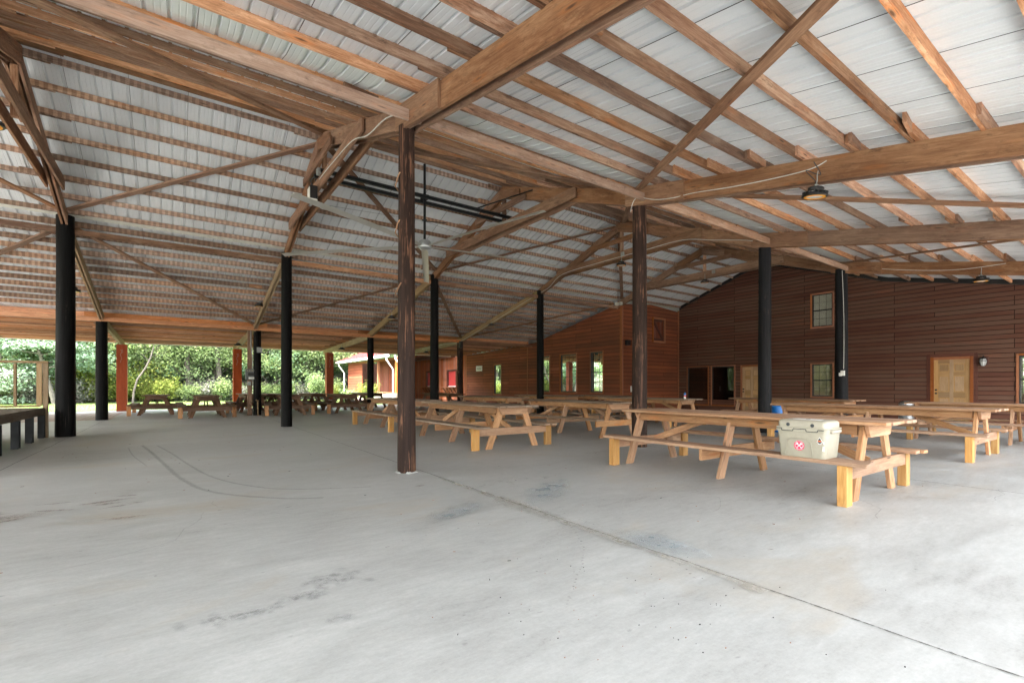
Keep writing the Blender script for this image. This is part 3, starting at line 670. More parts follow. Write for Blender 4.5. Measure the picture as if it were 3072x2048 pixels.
# mortar collar of the nearest post, bent rods nailed to it
b = MB()
for k in range(34):
    a_ = rnd.uniform(0, 6.28); rr_ = rnd.uniform(.125, .16); q_ = rnd.uniform(.012, .028)
    b.lathe([(q_, 0), (q_ * .8, q_ * .5), (q_ * .3, q_ * .8), (.0001, q_ * .85)], c=(rr_ * math.cos(a_), rr_ * math.sin(a_), 0), n=7)
b.build('mortar_collar', M['concrete'], P1)
for zz, L_ in ((4.0, .30), (3.35, .32), (2.5, .26)):
    b = MB(); b.tube([(-.05, .1, zz - .05), (-.17, .03, zz - .02), (-.10 - L_ * .4, -.10, zz + .07), (-.08 - L_ * .4, -.12, zz + .12)], .009, 6); o = b.build('hook', M['timber'], P1); 
P1.rotation_euler = (0, 0, R(15))
# squared red posts at the far edge
for k, (x, lb) in enumerate(((-2.13, 'red square post at the far edge, leftmost of the red posts'), (2.76, 'red square post at the far edge beside the breaker box'), (7.62, 'red square post at the far edge just left of the shed'), (12.5, 'red square post at the far edge hidden behind the near brown post'))):
    T = thing('square_post', lb, 'post', (x, 29.95, 0), group='red square posts along the far edge')
    b = MB(); b.box((0, 0, 1.62), (.40, .40, 3.24)); b.build('shaft', M['red_post'], T, bevel=.006)
    b = MB(); b.tube([(-.02 + .03 * math.sin(q * 1.7), -.215, 2.98 - q * .09) for q in range(8)], .012, 6)
    b.tube([(-.06, -.22, 2.95), (.03, -.22, 2.99), (.05, -.22, 2.85), (-.03, -.22, 2.80)], .011, 6); b.build('twisted_rod', M['rust_rod'], T)
# squared sawn post with the breaker box
T = thing('square_post', 'pale sawn square post strapped beside the short dark post, holding a breaker box', 'post', (2.53, 22.55, 0))
b = MB(); b.box((0, 0, 1.85), (.16, .16, 3.7)); b.build('shaft', M['truss_timber'], T, bevel=.004)
T = thing('breaker_box', 'grey breaker box mounted on the pale sawn square post', 'electrical box', (2.56, 22.43, 1.47))
b = MB(); b.box((0, 0, .23), (.40, .13, .46)); b.build('cabinet', M['grey_box'], T, bevel=.01)
b = MB(); b.box((.01, -.07, .24), (.24, .02, .12)); b.build('window', M['black'], T)
b = MB(); b.box((.02, -.069, .08), (.22, .012, .08)); b.build('paper_label', M['white'], T)
b = MB(); [b.box((-.13 + .085 * q, -.069, .39), (.05, .012, .03)) for q in range(4)]; b.build('switch_row', M['blind_dark'], T)
b = MB(); b.tube([(0.05, .0, .46), (0.06, -.02, .9), (0.0, -.01, 1.5), (0.0, 0, 2.1)], .014, 6); b.build('conduit', M['galv'], T)
b = MB(); b.box((2.50, 22.42, 1.33), (.12, .08, .16)); tag(b.build('outlet_box', M['galv'], bevel=.006), 'small grey outlet box just below the breaker box', 'outlet')
b = MB(); b.box((2.86, 22.25, 2.72), (.20, .06, .22)); tag(b.build('notice_plate', M['galv'], bevel=.004), 'small pale plate high on the short dark post', 'plate')
b = MB(); b.tube([(2.80, 22.2, 0), (2.78, 22.2, .62)], .025, 8); b.tube([(2.80, 22.2, .6), (2.72, 22.14, .64)], .03, 8); tag(b.build('water_spigot', M['pale_timber']), 'pale standpipe tap at the foot of the short dark post', 'tap')
b = MB(); b.box((12.35, 22.12, 3.42), (.2, .16, .34)); tag(b.build('wall_speaker', M['black'], bevel=.02), 'black speaker near the top of the short brown post', 'speaker')

# ------------------------------------------------------------------ picnic tables
def make_table(blocks=True):
    T = thing('picnic_table', '', 'picnic table', group='timber picnic tables with attached benches')
    st = (0.0, 1.5, 3.02)
    b = MB()
    for k in range(6): 
        b.box((-.387 + .155 * k, 1.51 + rnd.uniform(-.02, .02), .812), (.148, 3.52, .036), mi=0)
    b.build('tabletop', M['top_timber'], T, bevel=.004)
    for sx in (-1, 1):
        b = MB()
        for q in (.735, .885): b.box((sx * q, 1.51 + rnd.uniform(-.03, .03), .43), (.142, 3.46, .038))
        b.build('seat', M['top_timber'], T, bevel=.004)
        b = MB(); b.box((sx * .335, 1.51, .735), (.04, 2.94, .115)); b.build('apron', M['table_timber'], T, bevel=.003)
    for y in st:
        fx = -1 if y == 0 else 1
        b = MB(); zt0, zb0 = .793, .655; yy = y + fx * .048
        b.solid(([(-.37, yy - .02, zt0), (-.29, yy - .02, zb0), (.29, yy - .02, zb0), (.37, yy - .02, zt0)], [(-.37, yy + .02, zt0), (-.29, yy + .02, zb0), (.29, yy + .02, zb0), (.37, yy + .02, zt0)]))
        # grain along x
        n0 = len(b.uv) - 24 if len(b.uv) >= 24 else 0
        b.uv = [(v[0], v[2]) for f in b.f for v in [b.v[i] for i in f]]
        b.build('cleat', M['table_timber'], T, bevel=.003)
        b = MB(); yb = y + fx * .048; x1 = .80 if y != st[1] else .93
        b.board((-x1, yb, .335), (x1, yb, .335), .042, .14); b.build('seat_beam', M['table_timber'], T, bevel=.003)
        for sx in (-1, 1):
            b = MB(); wl = .07
            b.solid(([(sx * (.56) - wl, y - .022, 0), (sx * .56 + wl, y - .022, 0), (sx * .56 + wl, y + .022, 0), (sx * .56 - wl, y + .022, 0)], [(sx * .26 - wl, y - .022, .79), (sx * .26 + wl, y - .022, .79), (sx * .26 + wl, y + .022, .79), (sx * .26 - wl, y + .022, .79)]))
            b.build('leg', M['table_timber'], T, bevel=.003)
            if blocks and y != st[1]:
                b = MB(); b.box((sx * .875, y + fx * .03, .204), (.14, .09, .408)); b.build('support_block', M['block_timber'], T, bevel=.004)
    for (y1, y2) in ((.05, 1.05), (2.97, 1.95)):
        b = MB(); b.board((0, y1, .36), (0, y2, .76), .09, .042, up=(1, 0, 0)); b.build('diagonal_brace', M['table_timber'], T, bevel=.003)
    return T
tA = make_table(True); tN = make_table(False)
TABLES = [
 (6.38, 2.00, 0, 1, 'nearest picnic table, with the tan cooler on its left bench'),
 (11.14, 1.98, 0, 1, 'picnic table right of the nearest one, in front of the oak six-panel door'),
 (14.55, .55, 0, 1, 'picnic table cut off by the right edge of the photo'),
 (5.45, 7.68, 0, 1, 'picnic table with yellow bench blocks just right of the near brown post'),
 (8.68, 7.85, 0, 0, 'picnic table without end blocks, left of the second brown post'),
 (5.52, 12.12, 0, 1, 'picnic table partly behind the near brown post on its left side'),
 (3.92, 21.55, -.13, 1, 'dark picnic table behind the middle black post'),
 (6.42, 21.85, -.05, 1, 'shaded picnic table left of the short black post before the shed'),
 (-.67, 24.75, 0, 1, 'leftmost picnic table, nearest the paving and the lawn'),
 (1.02, 21.62, 0, 1, 'second picnic table from the left, grey and dark in the shade'),
 (3.02, 25.2, 0, 1, 'picnic table behind the breaker box post'),
 (4.1, 25.7, .05, 1, 'far picnic table behind the shaded ones, left of the middle black post'),
 (6.1, 26.1, 0, 0, 'far shaded picnic table between the middle post and the red post'),
 (8.9, 25.4, 0, 0, 'far picnic table in front of the shed shrub'),
 (11.9, 21.9, 0, 0, 'long-looking picnic table in front of the red roll shutters'),
 (9.75, 13.6, 0, 0, 'brownish picnic table below the kitchen sign'),
 (12.95, 14.2, 0, 0, 'picnic table at the foot of the mottled black post before the tall windows'),
 (12.7, 8.75, 0, 1, 'picnic table behind the nearest one, left of the blue black post'),
 (15.15, 5.35, -.05, 0, 'picnic table in front of the ground floor window'),
 (14.5, 12.3, 0, 0, 'picnic table beside the two dark glass panels'),
]
for k, (x, y, a, bl, lb) in enumerate(TABLES):
    src = tA if bl else tN
    if k == 0: o = tA; o.location = (x, y, 0); o['label'] = lb
    elif k == 4: o = tN; o.location = (x, y, 0); o['label'] = lb
    else: dup(src, (x, y, 0), a, lb)

M['backlit_table'] = wood("backlit_table_timber", (0.075, 0.035, 0.018), (0.15, 0.078, 0.042), (0.23, 0.14, 0.085), stain=0.5, knots=0.6)  # darker copy of the table wood, with backlit shade put into its colour
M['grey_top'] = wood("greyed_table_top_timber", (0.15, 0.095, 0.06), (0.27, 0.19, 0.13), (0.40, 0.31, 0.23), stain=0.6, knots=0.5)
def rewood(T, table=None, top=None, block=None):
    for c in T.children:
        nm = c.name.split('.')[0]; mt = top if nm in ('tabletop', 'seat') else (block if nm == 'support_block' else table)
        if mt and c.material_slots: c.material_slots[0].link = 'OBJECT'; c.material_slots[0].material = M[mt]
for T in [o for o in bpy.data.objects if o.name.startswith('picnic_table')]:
    if T.location.y > 20: rewood(T, 'backlit_table', 'backlit_table', 'table_timber')  # far tables take the wood darkened for backlight
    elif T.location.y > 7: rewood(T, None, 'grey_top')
# ------------------------------------------------------------------ cooler
CX, CY, CZ = 5.61, 2.35, 0.4495
C = thing('cooler', 'tan hard cooler with a round red sticker on the left bench of the nearest table', 'cooler', (CX, CY, CZ))
def rrect(hx, hy, r, z, n=5):
    out = []
    for cx_, cy_, a0 in ((hx - r, hy - r, 0), (-hx + r, hy - r, 90), (-hx + r, -hy + r, 180), (hx - r, -hy + r, 270)):
        for k in range(n + 1): t = R(a0 + 90 * k / n); out.append((cx_ + r * math.cos(t), cy_ + r * math.sin(t), z))
    return out
def stack(levels, name, mat, parent, cap=True):
    b = MB(); rings = [rrect(*L_) for L_ in levels]; n = len(rings[0])
    for rg in rings: b.v += rg
    for i in range(len(rings) - 1):
        for k in range(n): j = (k + 1) % n; b.f.append((i * n + k, i * n + j, (i + 1) * n + j, (i + 1) * n + k)); b.uv += [(0, 0)] * 4; b.r.append(.5); b.mi.append(0)
    b.f.append(tuple(reversed(range(n)))); b.uv += [(0, 0)] * n; b.r.append(.5); b.mi.append(0)
    b.f.append(tuple((len(rings) - 1) * n + k for k in range(n))); b.uv += [(0, 0)] * n; b.r.append(.5); b.mi.append(0)
    return b.build(name, mat, parent, smooth=True)
stack([(.165, .215, .03, .0), (.172, .222, .035, .012), (.188, .242, .035, .27), (.200, .254, .035, .272), (.200, .254, .035, .300)], 'body', M['cooler'], C)
lid = stack([(.192, .248, .034, .301), (.192, .248, .034, .305), (.200, .255, .035, .306), (.200, .255, .035, .318), (.186, .240, .04, .320), (.184, .238, .04, .372), (.172, .226, .045, .390), (.150, .205, .045, .397)], 'lid', M['cooler'], C)
for sy in (-.115, .125):      # lid flaps with latch dimples
    b = MB(); b.box((-.197, sy, .300), (.016, .105, .04)); b.build('latch_flap', M['cooler'], C, bevel=.004)
    b = MB(); b.lathe([(.0001, -.004), (.016, -.003), (.019, 0), (.012, .004)], c=(-.188, sy, .345), ax='x', n=16); b.build('latch_button', M['rubber'], C)
b = MB(); zs = [(-.23, .300), (-.175, .300), (-.17, .280), (-.065, .280), (-.06, .303), (.065, .303), (.07, .280), (.18, .280), (.185, .303), (.235, .303)]
for (y1, z1), (y2, z2) in zip(zs, zs[1:]): b.board((-.2062, y1, z1), (-.2062, y2, z2), .003, .006, up=(0, -(z2 - z1) or .0, 1) if abs(y2 - y1) > abs(z2 - z1) else (0, 1, 0))
b.build('seam', M['rubber'], C)
b = MB(); b.tube([(-.183, .155, .02), (-.189, .135, .17), (-.190, .10, .20), (-.190, -.06, .20), (-.189, -.10, .17), (-.183, -.12, .02)], .0045, 6); b.build('moulded_arch', M['cooler'], C)
b = MB(); b.box((0, 0, .398), (.12, .26, .003)); b.box((0, .0, .4), (.10, .012, .002), mi=1); b.build('lid_decal', [M['sticker_white'], M['rubber']], C)
for sy in (-1, 1):
    b = MB(); b.box((0, sy * .262, .285), (.22, .03, .035)); b.build('handle', M['cooler'], C, bevel=.008)
SX = -.1815
def frontx(z): return -(.172 + (.188 - .172) * (z - .012) / .258) - .0012
tl = Matrix.Rotation(math.atan2(.016, .258), 4, 'Y')
S1 = thing('round_sticker', None, None, (frontx(.12) - .0005, .015, .125)); S1.parent = C; S1.rotation_euler = (0, -math.atan2(.016, .258), 0)
def disc(b, r, x, mi, n=36):
    b.face([(x, r * math.cos(2 * math.pi * k / n), r * math.sin(2 * math.pi * k / n)) for k in range(n)][::-1], mi=mi)
b = MB(); b.lathe([(.0001, 0), (.052, 0), (.052, -.0012), (.0001, -.0012)], ax='x', n=40); b.build('sticker_disc', M['sticker_red'], S1)
b = MB()
for sg in (-1, 1):        # crossed piston rods
    d = Vector((0, sg * .7, .7)); p = Vector((-.002, 0, 0))
    b.board(p - d * .024, p + d * .016, .006, .0012, up=(1, 0, 0)); b.board(p + d * .016, p + d * .034, .019, .0012, up=(1, 0, 0))
    q = p - d * .029
    b.tube([q + Vector((0, .007 * math.cos(t), .007 * math.sin(t))) for t in np.linspace(0, 2 * math.pi, 12)], .0018, 5)
    b.tube([Vector((-.002, sg * .040 * math.cos(t), .040 * math.sin(t))) for t in np.linspace(-.55, .55, 7)], .0022, 5)
b.build('piston_emblem', M['sticker_white'], S1)
def text_mesh(s, size, name, mat, parent, ext=0.0006, space=1.0, shear=0.0):
    cu = bpy.data.curves.new(name, 'FONT'); cu.body = s; cu.size = size; cu.extrude = ext; cu.align_x = 'CENTER'; cu.align_y = 'CENTER'; cu.space_character = space; cu.shear = shear
    to = bpy.data.objects.new('t', cu); COL.objects.link(to); bpy.context.view_layer.update()
    me = bpy.data.meshes.new_from_object(to.evaluated_get(bpy.context.evaluated_depsgraph_get())); bpy.data.objects.remove(to)
    me.name = name; me.materials.clear(); me.materials.append(mat); return me
def arc_text(s, rad, a_mid, step, size, parent, flip=False):
    bm = bmesh.new()
    for k, ch in enumerate(s):
        me = text_mesh(ch, size, 'ch', M['sticker_white'], None)
        off = (k - (len(s) - 1) / 2) * step
        # seen from -X: image right is -Y
        ang = (a_mid - off) if not flip else (a_mid + off)
        rot = (ang - 90) if not flip else (ang + 90)
        mat = Matrix.Translation((-.0016, 0, 0)) @ Matrix(((0, 0, -1, 0), (-1, 0, 0, 0), (0, 1, 0, 0), (0, 0, 0, 1))) @ Matrix.Translation((rad * math.cos(R(ang)), rad * math.sin(R(ang)), 0)) @ Matrix.Rotation(R(rot), 4, 'Z')
        me.transform(mat); bm.from_mesh(me); bpy.data.meshes.remove(me)
    me = bpy.data.meshes.new('lettering'); bm.to_mesh(me); bm.free(); me.materials.append(M['sticker_white'])
    o = bpy.data.objects.new('lettering', me); COL.objects.link(o); o.parent = parent
arc_text('DRIVIN', .0425, 90, 17, .019, S1); arc_text('CRYIN', .0425, -90, 18, .019, S1, True)
S2 = thing('arrowhead_sticker', None, None, (frontx(.19) - .0008, -.185, .19)); S2.parent = C; S2.rotation_euler = (0, -math.atan2(.016, .258), 0)
def poly_yz(b, pts, x, th=.001, mi=0):
    A = [Vector((x, -p[0], p[1])) for p in pts]; B_ = [Vector((x - th, -p[0], p[1])) for p in pts]; b.solid((A, B_), mi=mi)
arrow = [(0, .040), (.018, .012), (.027, -.012), (.024, -.018), (.012, -.020), (.016, -.034), (-.016, -.034), (-.012, -.020), (-.024, -.018), (-.027, -.012), (-.018, .012)]
b = MB(); poly_yz(b, arrow, 0); b.build('white_border', M['sticker_white'], S2)
b = MB(); poly_yz(b, [(p[0] * .80, p[1] * .84) for p in arrow], -.0011); b.build('dark_field', M['sticker_dark'], S2)
b = MB(); poly_yz(b, [(-.015, .004), (-.016, -.006), (.016, -.006), (.015, .004)], -.0022); b.build('orange_band', M['sticker_orange'], S2)
b = MB(); poly_yz(b, [(-.004, .014), (-.004, -.012), (.004, -.012), (.004, .014)], 0); poly_yz(b, [(-.008, -.03), (-.011, -.08), (.007, -.085), (.009, -.04)], 0)
o = b.build('worn_sticker', M['sticker_white'], C, loc=(frontx(.2) - .001, -.222, .17))

# ------------------------------------------------------------------ ceiling fan and its steel beams
F = thing('ceiling_fan', 'very large five-blade ceiling fan hanging from the steel rails', 'ceiling fan', (5.1, 10.99, 4.72))
b = MB(); b.lathe([(.03, .15), (.10, .14), (.15, .11), (.16, .05), (.165, .0), (.15, -.05), (.08, -.075), (.03, -.08)], n=28); b.build('hub', M['hub'], F, smooth=True)
b = MB(); b.tube([(0, 0, .12), (0, 0, 2.05)], .032, 12); b.box((0, 0, 1.22), (.16, .16, .10)); b.box((0, 0, .65), (.1, .1, .02)); b.build('down_rod', M['steel'], F)
for a in (-152.6, 137.2, 63.9, -10.6, -78.3):
    b = MB(); n = 14; prof = [(-.085, .004), (-.05, .020), (.0, .026), (.05, .018), (.09, -.006), (.05, .004), (0, .008), (-.05, .006)]
    rings = []
    for k in range(n + 1):
        t = k / n; rr = .16 + 3.66 * t; dz = -.02 - .07 * t * t
        rings.append([(rr, p[0] * (1 if k else .35), p[1] + dz) for p in prof])
    m_ = len(prof)
    for rg in rings: b.v += rg
    for i in range(n):
        for k in range(m_): j = (k + 1) % m_; b.f.append((i * m_ + k, i * m_ + j, (i + 1) * m_ + j, (i + 1) * m_ + k)); b.uv += [(0, 0)] * 4; b.r.append(.5); b.mi.append(0)
    for e in (0, n): b.f.append(tuple(e * m_ + k for k in range(m_))); b.uv += [(0, 0)] * m_; b.r.append(.5); b.mi.append(0)
    o = b.build('blade', M['blade'], F); o.rotation_euler = (R(-12), 0, R(a)); 
    o.rotation_euler = (Matrix.Rotation(R(a), 3, 'Z') @ Matrix.Rotation(R(14), 3, 'X')).to_euler()
b = MB()
for a in (-152.6, -10.6, 63.9): b.tube([(0, 0, .62), (3.0 * math.cos(R(a)), 3.0 * math.sin(R(a)), .0)], .003, 4)
b.tube([(0, 0, .62), (.55, -.1, .66)], .012, 6); b.build('guy_wire', M['steel'], F)
for yy, lb in ((10.80, 'black steel rail above the ceiling fan, the nearer of the pair'), (11.16, 'black steel rail above the ceiling fan, the farther of the pair')):
    T = thing('steel_rail', lb, 'steel beam', (5.16, yy, 5.88), group='pair of black steel rails carrying the fan')
    for dz in (-.026, .026):
        b = MB(); b.box((0, 0, dz * 1.2), (5.3, .075, .010)); b.build('flange', M['steel'], T)
    b = MB(); b.box((0, .02, 0), (5.3, .010, .052)); b.build('web', M['steel'], T)
b = MB(); b.board((6.4, 10.75, 5.85), (7.45, 9.6, 6.22), .04, .02); tag(b.build('steel_strap', M['steel']), 'thin black steel strap from the fan rail up to the second truss', 'strap')

# ------------------------------------------------------------------ high bay lamps
LAMPS = [(2, 3.03, 3.92, 1.0, 'high bay lamp with amber ring, largest in view, under the second truss'), (4, 3.05, 3.97, 1, 'high bay lamp with amber ring near the far truss, above the oak door'),
         (4, 10.99, 5.34, 1, 'high bay lamp under the collar of the farthest truss'), (3, 10.98, 5.31, 1, 'high bay lamp under the collar of the third truss, left of the second brown post'),
         (1, 19.87, 4.19, 1, 'high bay lamp on the sloping rafter above the breaker box post'), (1, 27.4, 3.25, 1, 'high bay lamp beside the red post behind the breaker box'),
         (0, 17.8, 3.85, 1, 'high bay lamp touching the thick black post in view'), (2, 19.28, 4.07, 1, 'high bay lamp just left of the near brown post'),
         (2, 26.66, 3.22, 1, 'high bay lamp over the opening left of the shed'), (3, 19.1, 4.09, 1, 'high bay lamp on the rafter carrying the white cable'),
         (3, 26.31, 3.21, 1, 'high bay lamp beside the black post near the roll shutters'), (0, 10.56, 5.22, 1, 'high bay lamp cut off by the left edge of the photo'),
         (0, 24.83, 3.06, 1, 'high bay lamp near the leftmost red post')]
def make_lamp():
    T = thing('high_bay_lamp', '', 'lamp', group='round black high bay lamps under the trusses')
    b = MB(); b.lathe([(.158, -.02), (.165, -.012), (.165, .0), (.150, .02), (.155, .022), (.12, .045), (.10, .055), (.10, .10), (.085, .115), (.03, .118)], n=32)
    for k in range(20):
        t = 2 * math.pi * k / 20; b.board((.10 * math.cos(t), .10 * math.sin(t), .03), (.158 * math.cos(t), .158 * math.sin(t), .02), .006, .05)
    b.build('housing', M['black'], T)
    b = MB(); b.lathe([(.105, -.018), (.105, -.026), (.135, -.026), (.135, -.018)], n=32); b.build('amber_ring', M['amber'], T)
    b = MB(); b.lathe([(.0001, -.032), (.05, -.031), (.10, -.022), (.104, -.016)], n=32); b.build('lens', M['lens'], T, smooth=True)
    b = MB(); b.lathe([(.028, .115), (.03, .14), (.018, .155)], n=14); b.tube([(0, 0, .15), (.01, 0, .21), (-.01, 0, .27), (0, 0, .33)], .007, 6); b.build('hanger', M['galv'], T)
    b = MB(); b.box((-.128, 0, .032), (.004, .06, .02)); b.build('paper_tag', M['white'], T)
    return T
L0 = None
for (i, y, z, s_, lb) in LAMPS:
    tlt = 0.0
    if L0 is None: L0 = make_lamp(); o = L0; o.location = (col(i) - .16, y, z); o['label'] = lb; o.rotation_euler = (R(9), R(-4), 0)
    else: o = dup(L0, (col(i) - .16, y, z), 0, lb); o.rotation_euler = (R(rnd.uniform(-3, 3)), R(rnd.uniform(-3, 3)), rnd.uniform(-.5, .5))

# ------------------------------------------------------------------ cables
def cable(pts, rad, label, name='electric_cable', mat='cable'):
    c = []
    P = [Vector(p) for p in pts]
    for i in range(len(P) - 1):
        p0, p1, p2, p3 = [P[min(max(k, 0), len(P) - 1)] for k in (i - 1, i, i + 1, i + 2)]
        for k in range(5):
            t = k / 5; c.append(0.5 * ((2 * p1) + (p2 - p0) * t + (2 * p0 - 5 * p1 + 4 * p2 - p3) * t * t + (3 * p1 - p0 - 3 * p2 + p3) * t ** 3))
    c.append(P[-1]); b = MB(); b.tube(c, rad, 6); return tag(b.build(name, M[mat], smooth=True), label, 'cable')
xo = col(2) - .105
cable([(xo, 2.9, zt(2.9) - .06), (xo - .02, 3.1, zt(3.1) - .15), (xo, 3.6, zt(3.6) - .2), (xo, 4.3, zt(4.3) - .24), (xo, 5.0, zt(5) - .25), (xo - .04, 5.4, zt(5.4) - .30), (xo - .05, 5.8, zt(5.8) - .29), (xo - .05, 6.25, zt(6.2) - .2), (xo - .05, 6.4, 4.7)], .007, 'grey cable looping along the second truss to its lamp')
cable([(xo - .04, 3.05, zt(3) - .05), (xo - .07, 2.95, zt(3) - .28), (xo - .05, 3.15, zt(3) - .14), (xo - .06, 3.02, 4.12), (xo - .05, 3.03, 4.05)], .006, 'dark cord loop directly above the largest lamp', mat='rubber')
xo = col(3) - .165
cable([(xo, 6.5, 5.0), (xo, 6.8, 5.1), (xo, 7.6, 5.30), (xo, 8.6, 5.55), (xo, 10.0, 5.58), (xo, 12, 5.60), (xo, 14.0, 5.56), (xo + .1, 15.0, 5.2), (xo + .1, 16.5, 4.88), (xo + .1, 18.5, 4.42), (xo + .1, 20, 4.08), (xo + .1, 22.3, 3.6), (xo + .08, 24, 3.58), (xo + .08, 27, 3.5)], .009, 'white cable bundle running the length of the third truss')
xo = col(4) - .10
cable([(xo, 6.3, 4.85), (xo - .01, 6.0, 5.0), (xo, 5.2, zt(5.2) - .2), (xo, 4.2, zt(4.2) - .24), (xo, 3.4, zt(3.4) - .2), (xo, 2.6, zt(2.6) - .05)], .007, 'white cable along the far truss beside the outlet post')
xo = col(1) - .16
cable([(xo, 6.3, 5.0), (xo, 6.9, 5.2), (xo, 7.7, 5.3), (xo, 8.5, 5.55), (xo - .02, 9.6, 5.62), (xo - .02, 10.8, 5.68)], .009, 'cable looping along the nearest truss towards the work light')
cable([(17.14, 6.2, 4.85), (17.12, 6.15, 3.5), (17.13, 6.15, 2.2), (17.11, 6.15, 1.75)], .008, 'thin white cable down the post to its outlet')
b = MB(); b.box((17.10, 6.17, 1.62), (.08, .10, .16)); b.box((17.06, 6.22, 1.58), (.05, .08, .10)); tag(b.build('outlet_box', M['white'], bevel=.006), 'white outlet box on the round post before the ground floor window', 'outlet')
# work light by the nearest truss
T = thing('work_light', 'boxy black and white floodlight clipped under the nearest truss', 'floodlight', (2.45, 11.0, 5.42))
b = MB(); b.box((0, 0, 0), (.16, .20, .30)); b.build('housing', M['black'], T, bevel=.015)
b = MB(); b.box((-.01, -.01, -.16), (.18, .20, .04)); b.box((-.085, -.01, -.02), (.02, .18, .24)); b.build('reflector_case', M['cream'], T, bevel=.01)
b = MB(); b.tube([(0, 0, .14), (-.06, -.05, .25), (.02, -.1, .34), (.06, .02, .30)], .012, 6); b.build('cord', M['rubber'], T)
b = MB(); b.box((2.50, 10.7, 5.80), (.07, .12, .14)); tag(b.build('junction_box', M['galv'], bevel=.008), 'grey junction box above the work light on the nearest truss', 'junction box')
b = MB(); b.box((col(3) - .19, 10.9, 5.66), (.06, .12, .13)); tag(b.build('junction_box', M['galv'], bevel=.006), 'grey junction box above the lamp on the third truss', 'junction box')
b = MB(); b.box((col(4) - .19, 10.6, 5.68), (.06, .12, .13)); tag(b.build('junction_box', M['galv'], bevel=.006), 'grey junction box above the lamp on the farthest truss', 'junction box')

# ------------------------------------------------------------------ buildings
def lap_wall(name, axis, fixed, a0, a1, zbase, ztop_fn, openings, mat, parent, rowh, lip=.032, sgn=-1, flat_top=None):
    """lap siding on a wall; axis 'y': wall at x=fixed spanning y, faces -x; axis 'x': wall at y=fixed spanning x, faces -y. Roofline: ztop_fn(a)."""
    b = MB(); N = 60
    A = np.linspace(a0, a1, N + 1)
    zmax = max(ztop_fn(a) for a in A); k = 0; z = zbase
    def P(a, zz, o): return (fixed + sgn * o, a, zz) if axis == 'y' else (a, fixed + sgn * o, zz)
    def spans(zz0, zz1):
        """list of ((aL0,aR0),(aL1,aR1)) at zz0 and zz1 under the roofline"""
        def ext(zz):
            ok = [a for a in np.linspace(a0, a1, 241) if ztop_fn(a) >= zz - 1e-6]
            return (min(ok), max(ok)) if ok else None
        e0, e1 = ext(zz0), ext(zz1)
        if e0 is None: return None
        if e1 is None: mdl = (e0[0] + e0[1]) / 2; e1 = (mdl, mdl)
        return e0, e1
    while z < zmax:
        zt1 = z + rowh; cuts = sorted({z, zt1} | {q for (oa, ob, oz0, oz1) in openings for q in (oz0, oz1) if z < q < zt1})
        for c0, c1 in zip(cuts, cuts[1:]):
            sp = spans(c0, c1)
            if sp is None: continue
            (l0, r0), (l1, r1) = sp
            ops = sorted([(oa, ob) for (oa, ob, oz0, oz1) in openings if oz0 < (c0 + c1) / 2 < oz1])
            segs = []; cl = (l0, l1)
            for oa, ob in ops: segs.append((cl, (oa, oa))); cl = (ob, ob)
            segs.append((cl, (r0, r1)))
            o0 = lip * (1 - (c0 - z) / rowh) + .004; o1 = lip * (1 - (c1 - z) / rowh) + .004
            for (la, lb_), (ra, rb) in segs:
                if ra - la < 1e-4: continue
                q = [P(la, c0, o0), P(ra, c0, o0), P(rb, c1, o1), P(lb_, c1, o1)]
                if axis == 'y': q = q[::-1]
                b.face(q)
                if c0 == z:
                    q = [P(la, c0, .002), P(ra, c0, .002), P(ra, c0, o0), P(la, c0, o0)]
                    b.face(q)
        z = zt1
    return b.build(name, mat, parent)

def frame_yz(b, x, y0, y1, z0, z1, wd, dep, mi=0, bottom=True):
    xc = x - dep / 2
    b.box((xc, y0 - wd / 2, (z0 + z1) / 2), (dep, wd, z1 - z0 + 2 * wd), mi=mi); b.box((xc, y1 + wd / 2, (z0 + z1) / 2), (dep, wd, z1 - z0 + 2 * wd), mi=mi)
    b.box((xc - .002, (y0 + y1) / 2, z1 + wd / 2), (dep, y1 - y0, wd), mi=mi)
    if bottom: b.box((xc - .002, (y0 + y1) / 2, z0 - wd / 2), (dep, y1 - y0, wd), mi=mi)
def window(parent, x, y0, y1, z0, z1, trim, label=None, split=True, blind='blind_dark', gl='glass', grid=None, slats=True):
    """window in an x=const wall facing -x: trim > sash, grille, pane, blind"""
    wf = MB(); frame_yz(wf, x - .004, y0, y1, z0, z1, .055, .05); W = wf.build('window', M[trim], parent)
    if label: W['label'] = label
    sb = MB(); t = .04; xs = x + .03
    frame_yz(sb, xs, y0 + t, y1 - t, z0 + t, z1 - t, t, .04)
    if split: sb.box((xs - .022, (y0 + y1) / 2, (z0 + z1) / 2), (.04, y1 - y0 - 2 * t, .045))
    sb.build('frame', M['frame_dark'], W)
    pb = MB(); pb.box((x + .035, (y0 + y1) / 2, (z0 + z1) / 2), (.004, y1 - y0 - .02, z1 - z0 - .02)); pb.build('pane', M[gl], W)
    if grid:
        gb = MB(); ny, nz = grid
        for k in range(1, ny): gb.box((x + .031, y0 + (y1 - y0) * k / ny, (z0 + z1) / 2), (.006, .012, z1 - z0 - .06))
        for k in range(1, nz): gb.box((x + .030, (y0 + y1) / 2, z0 + (z1 - z0) * k / nz), (.006, y1 - y0 - .06, .010))
        gb.build('grille', M['frame_dark'], W)
    if slats:
        bb = MB(); z = z0 + .04
        while z < z1 - .03: bb.board((x + .075, y0 + .03, z), (x + .075, y1 - .03, z), .044, .003, up=(-.93, 0, -.36)); z += .05
        bb.build('blind', M[blind], W)
    return W
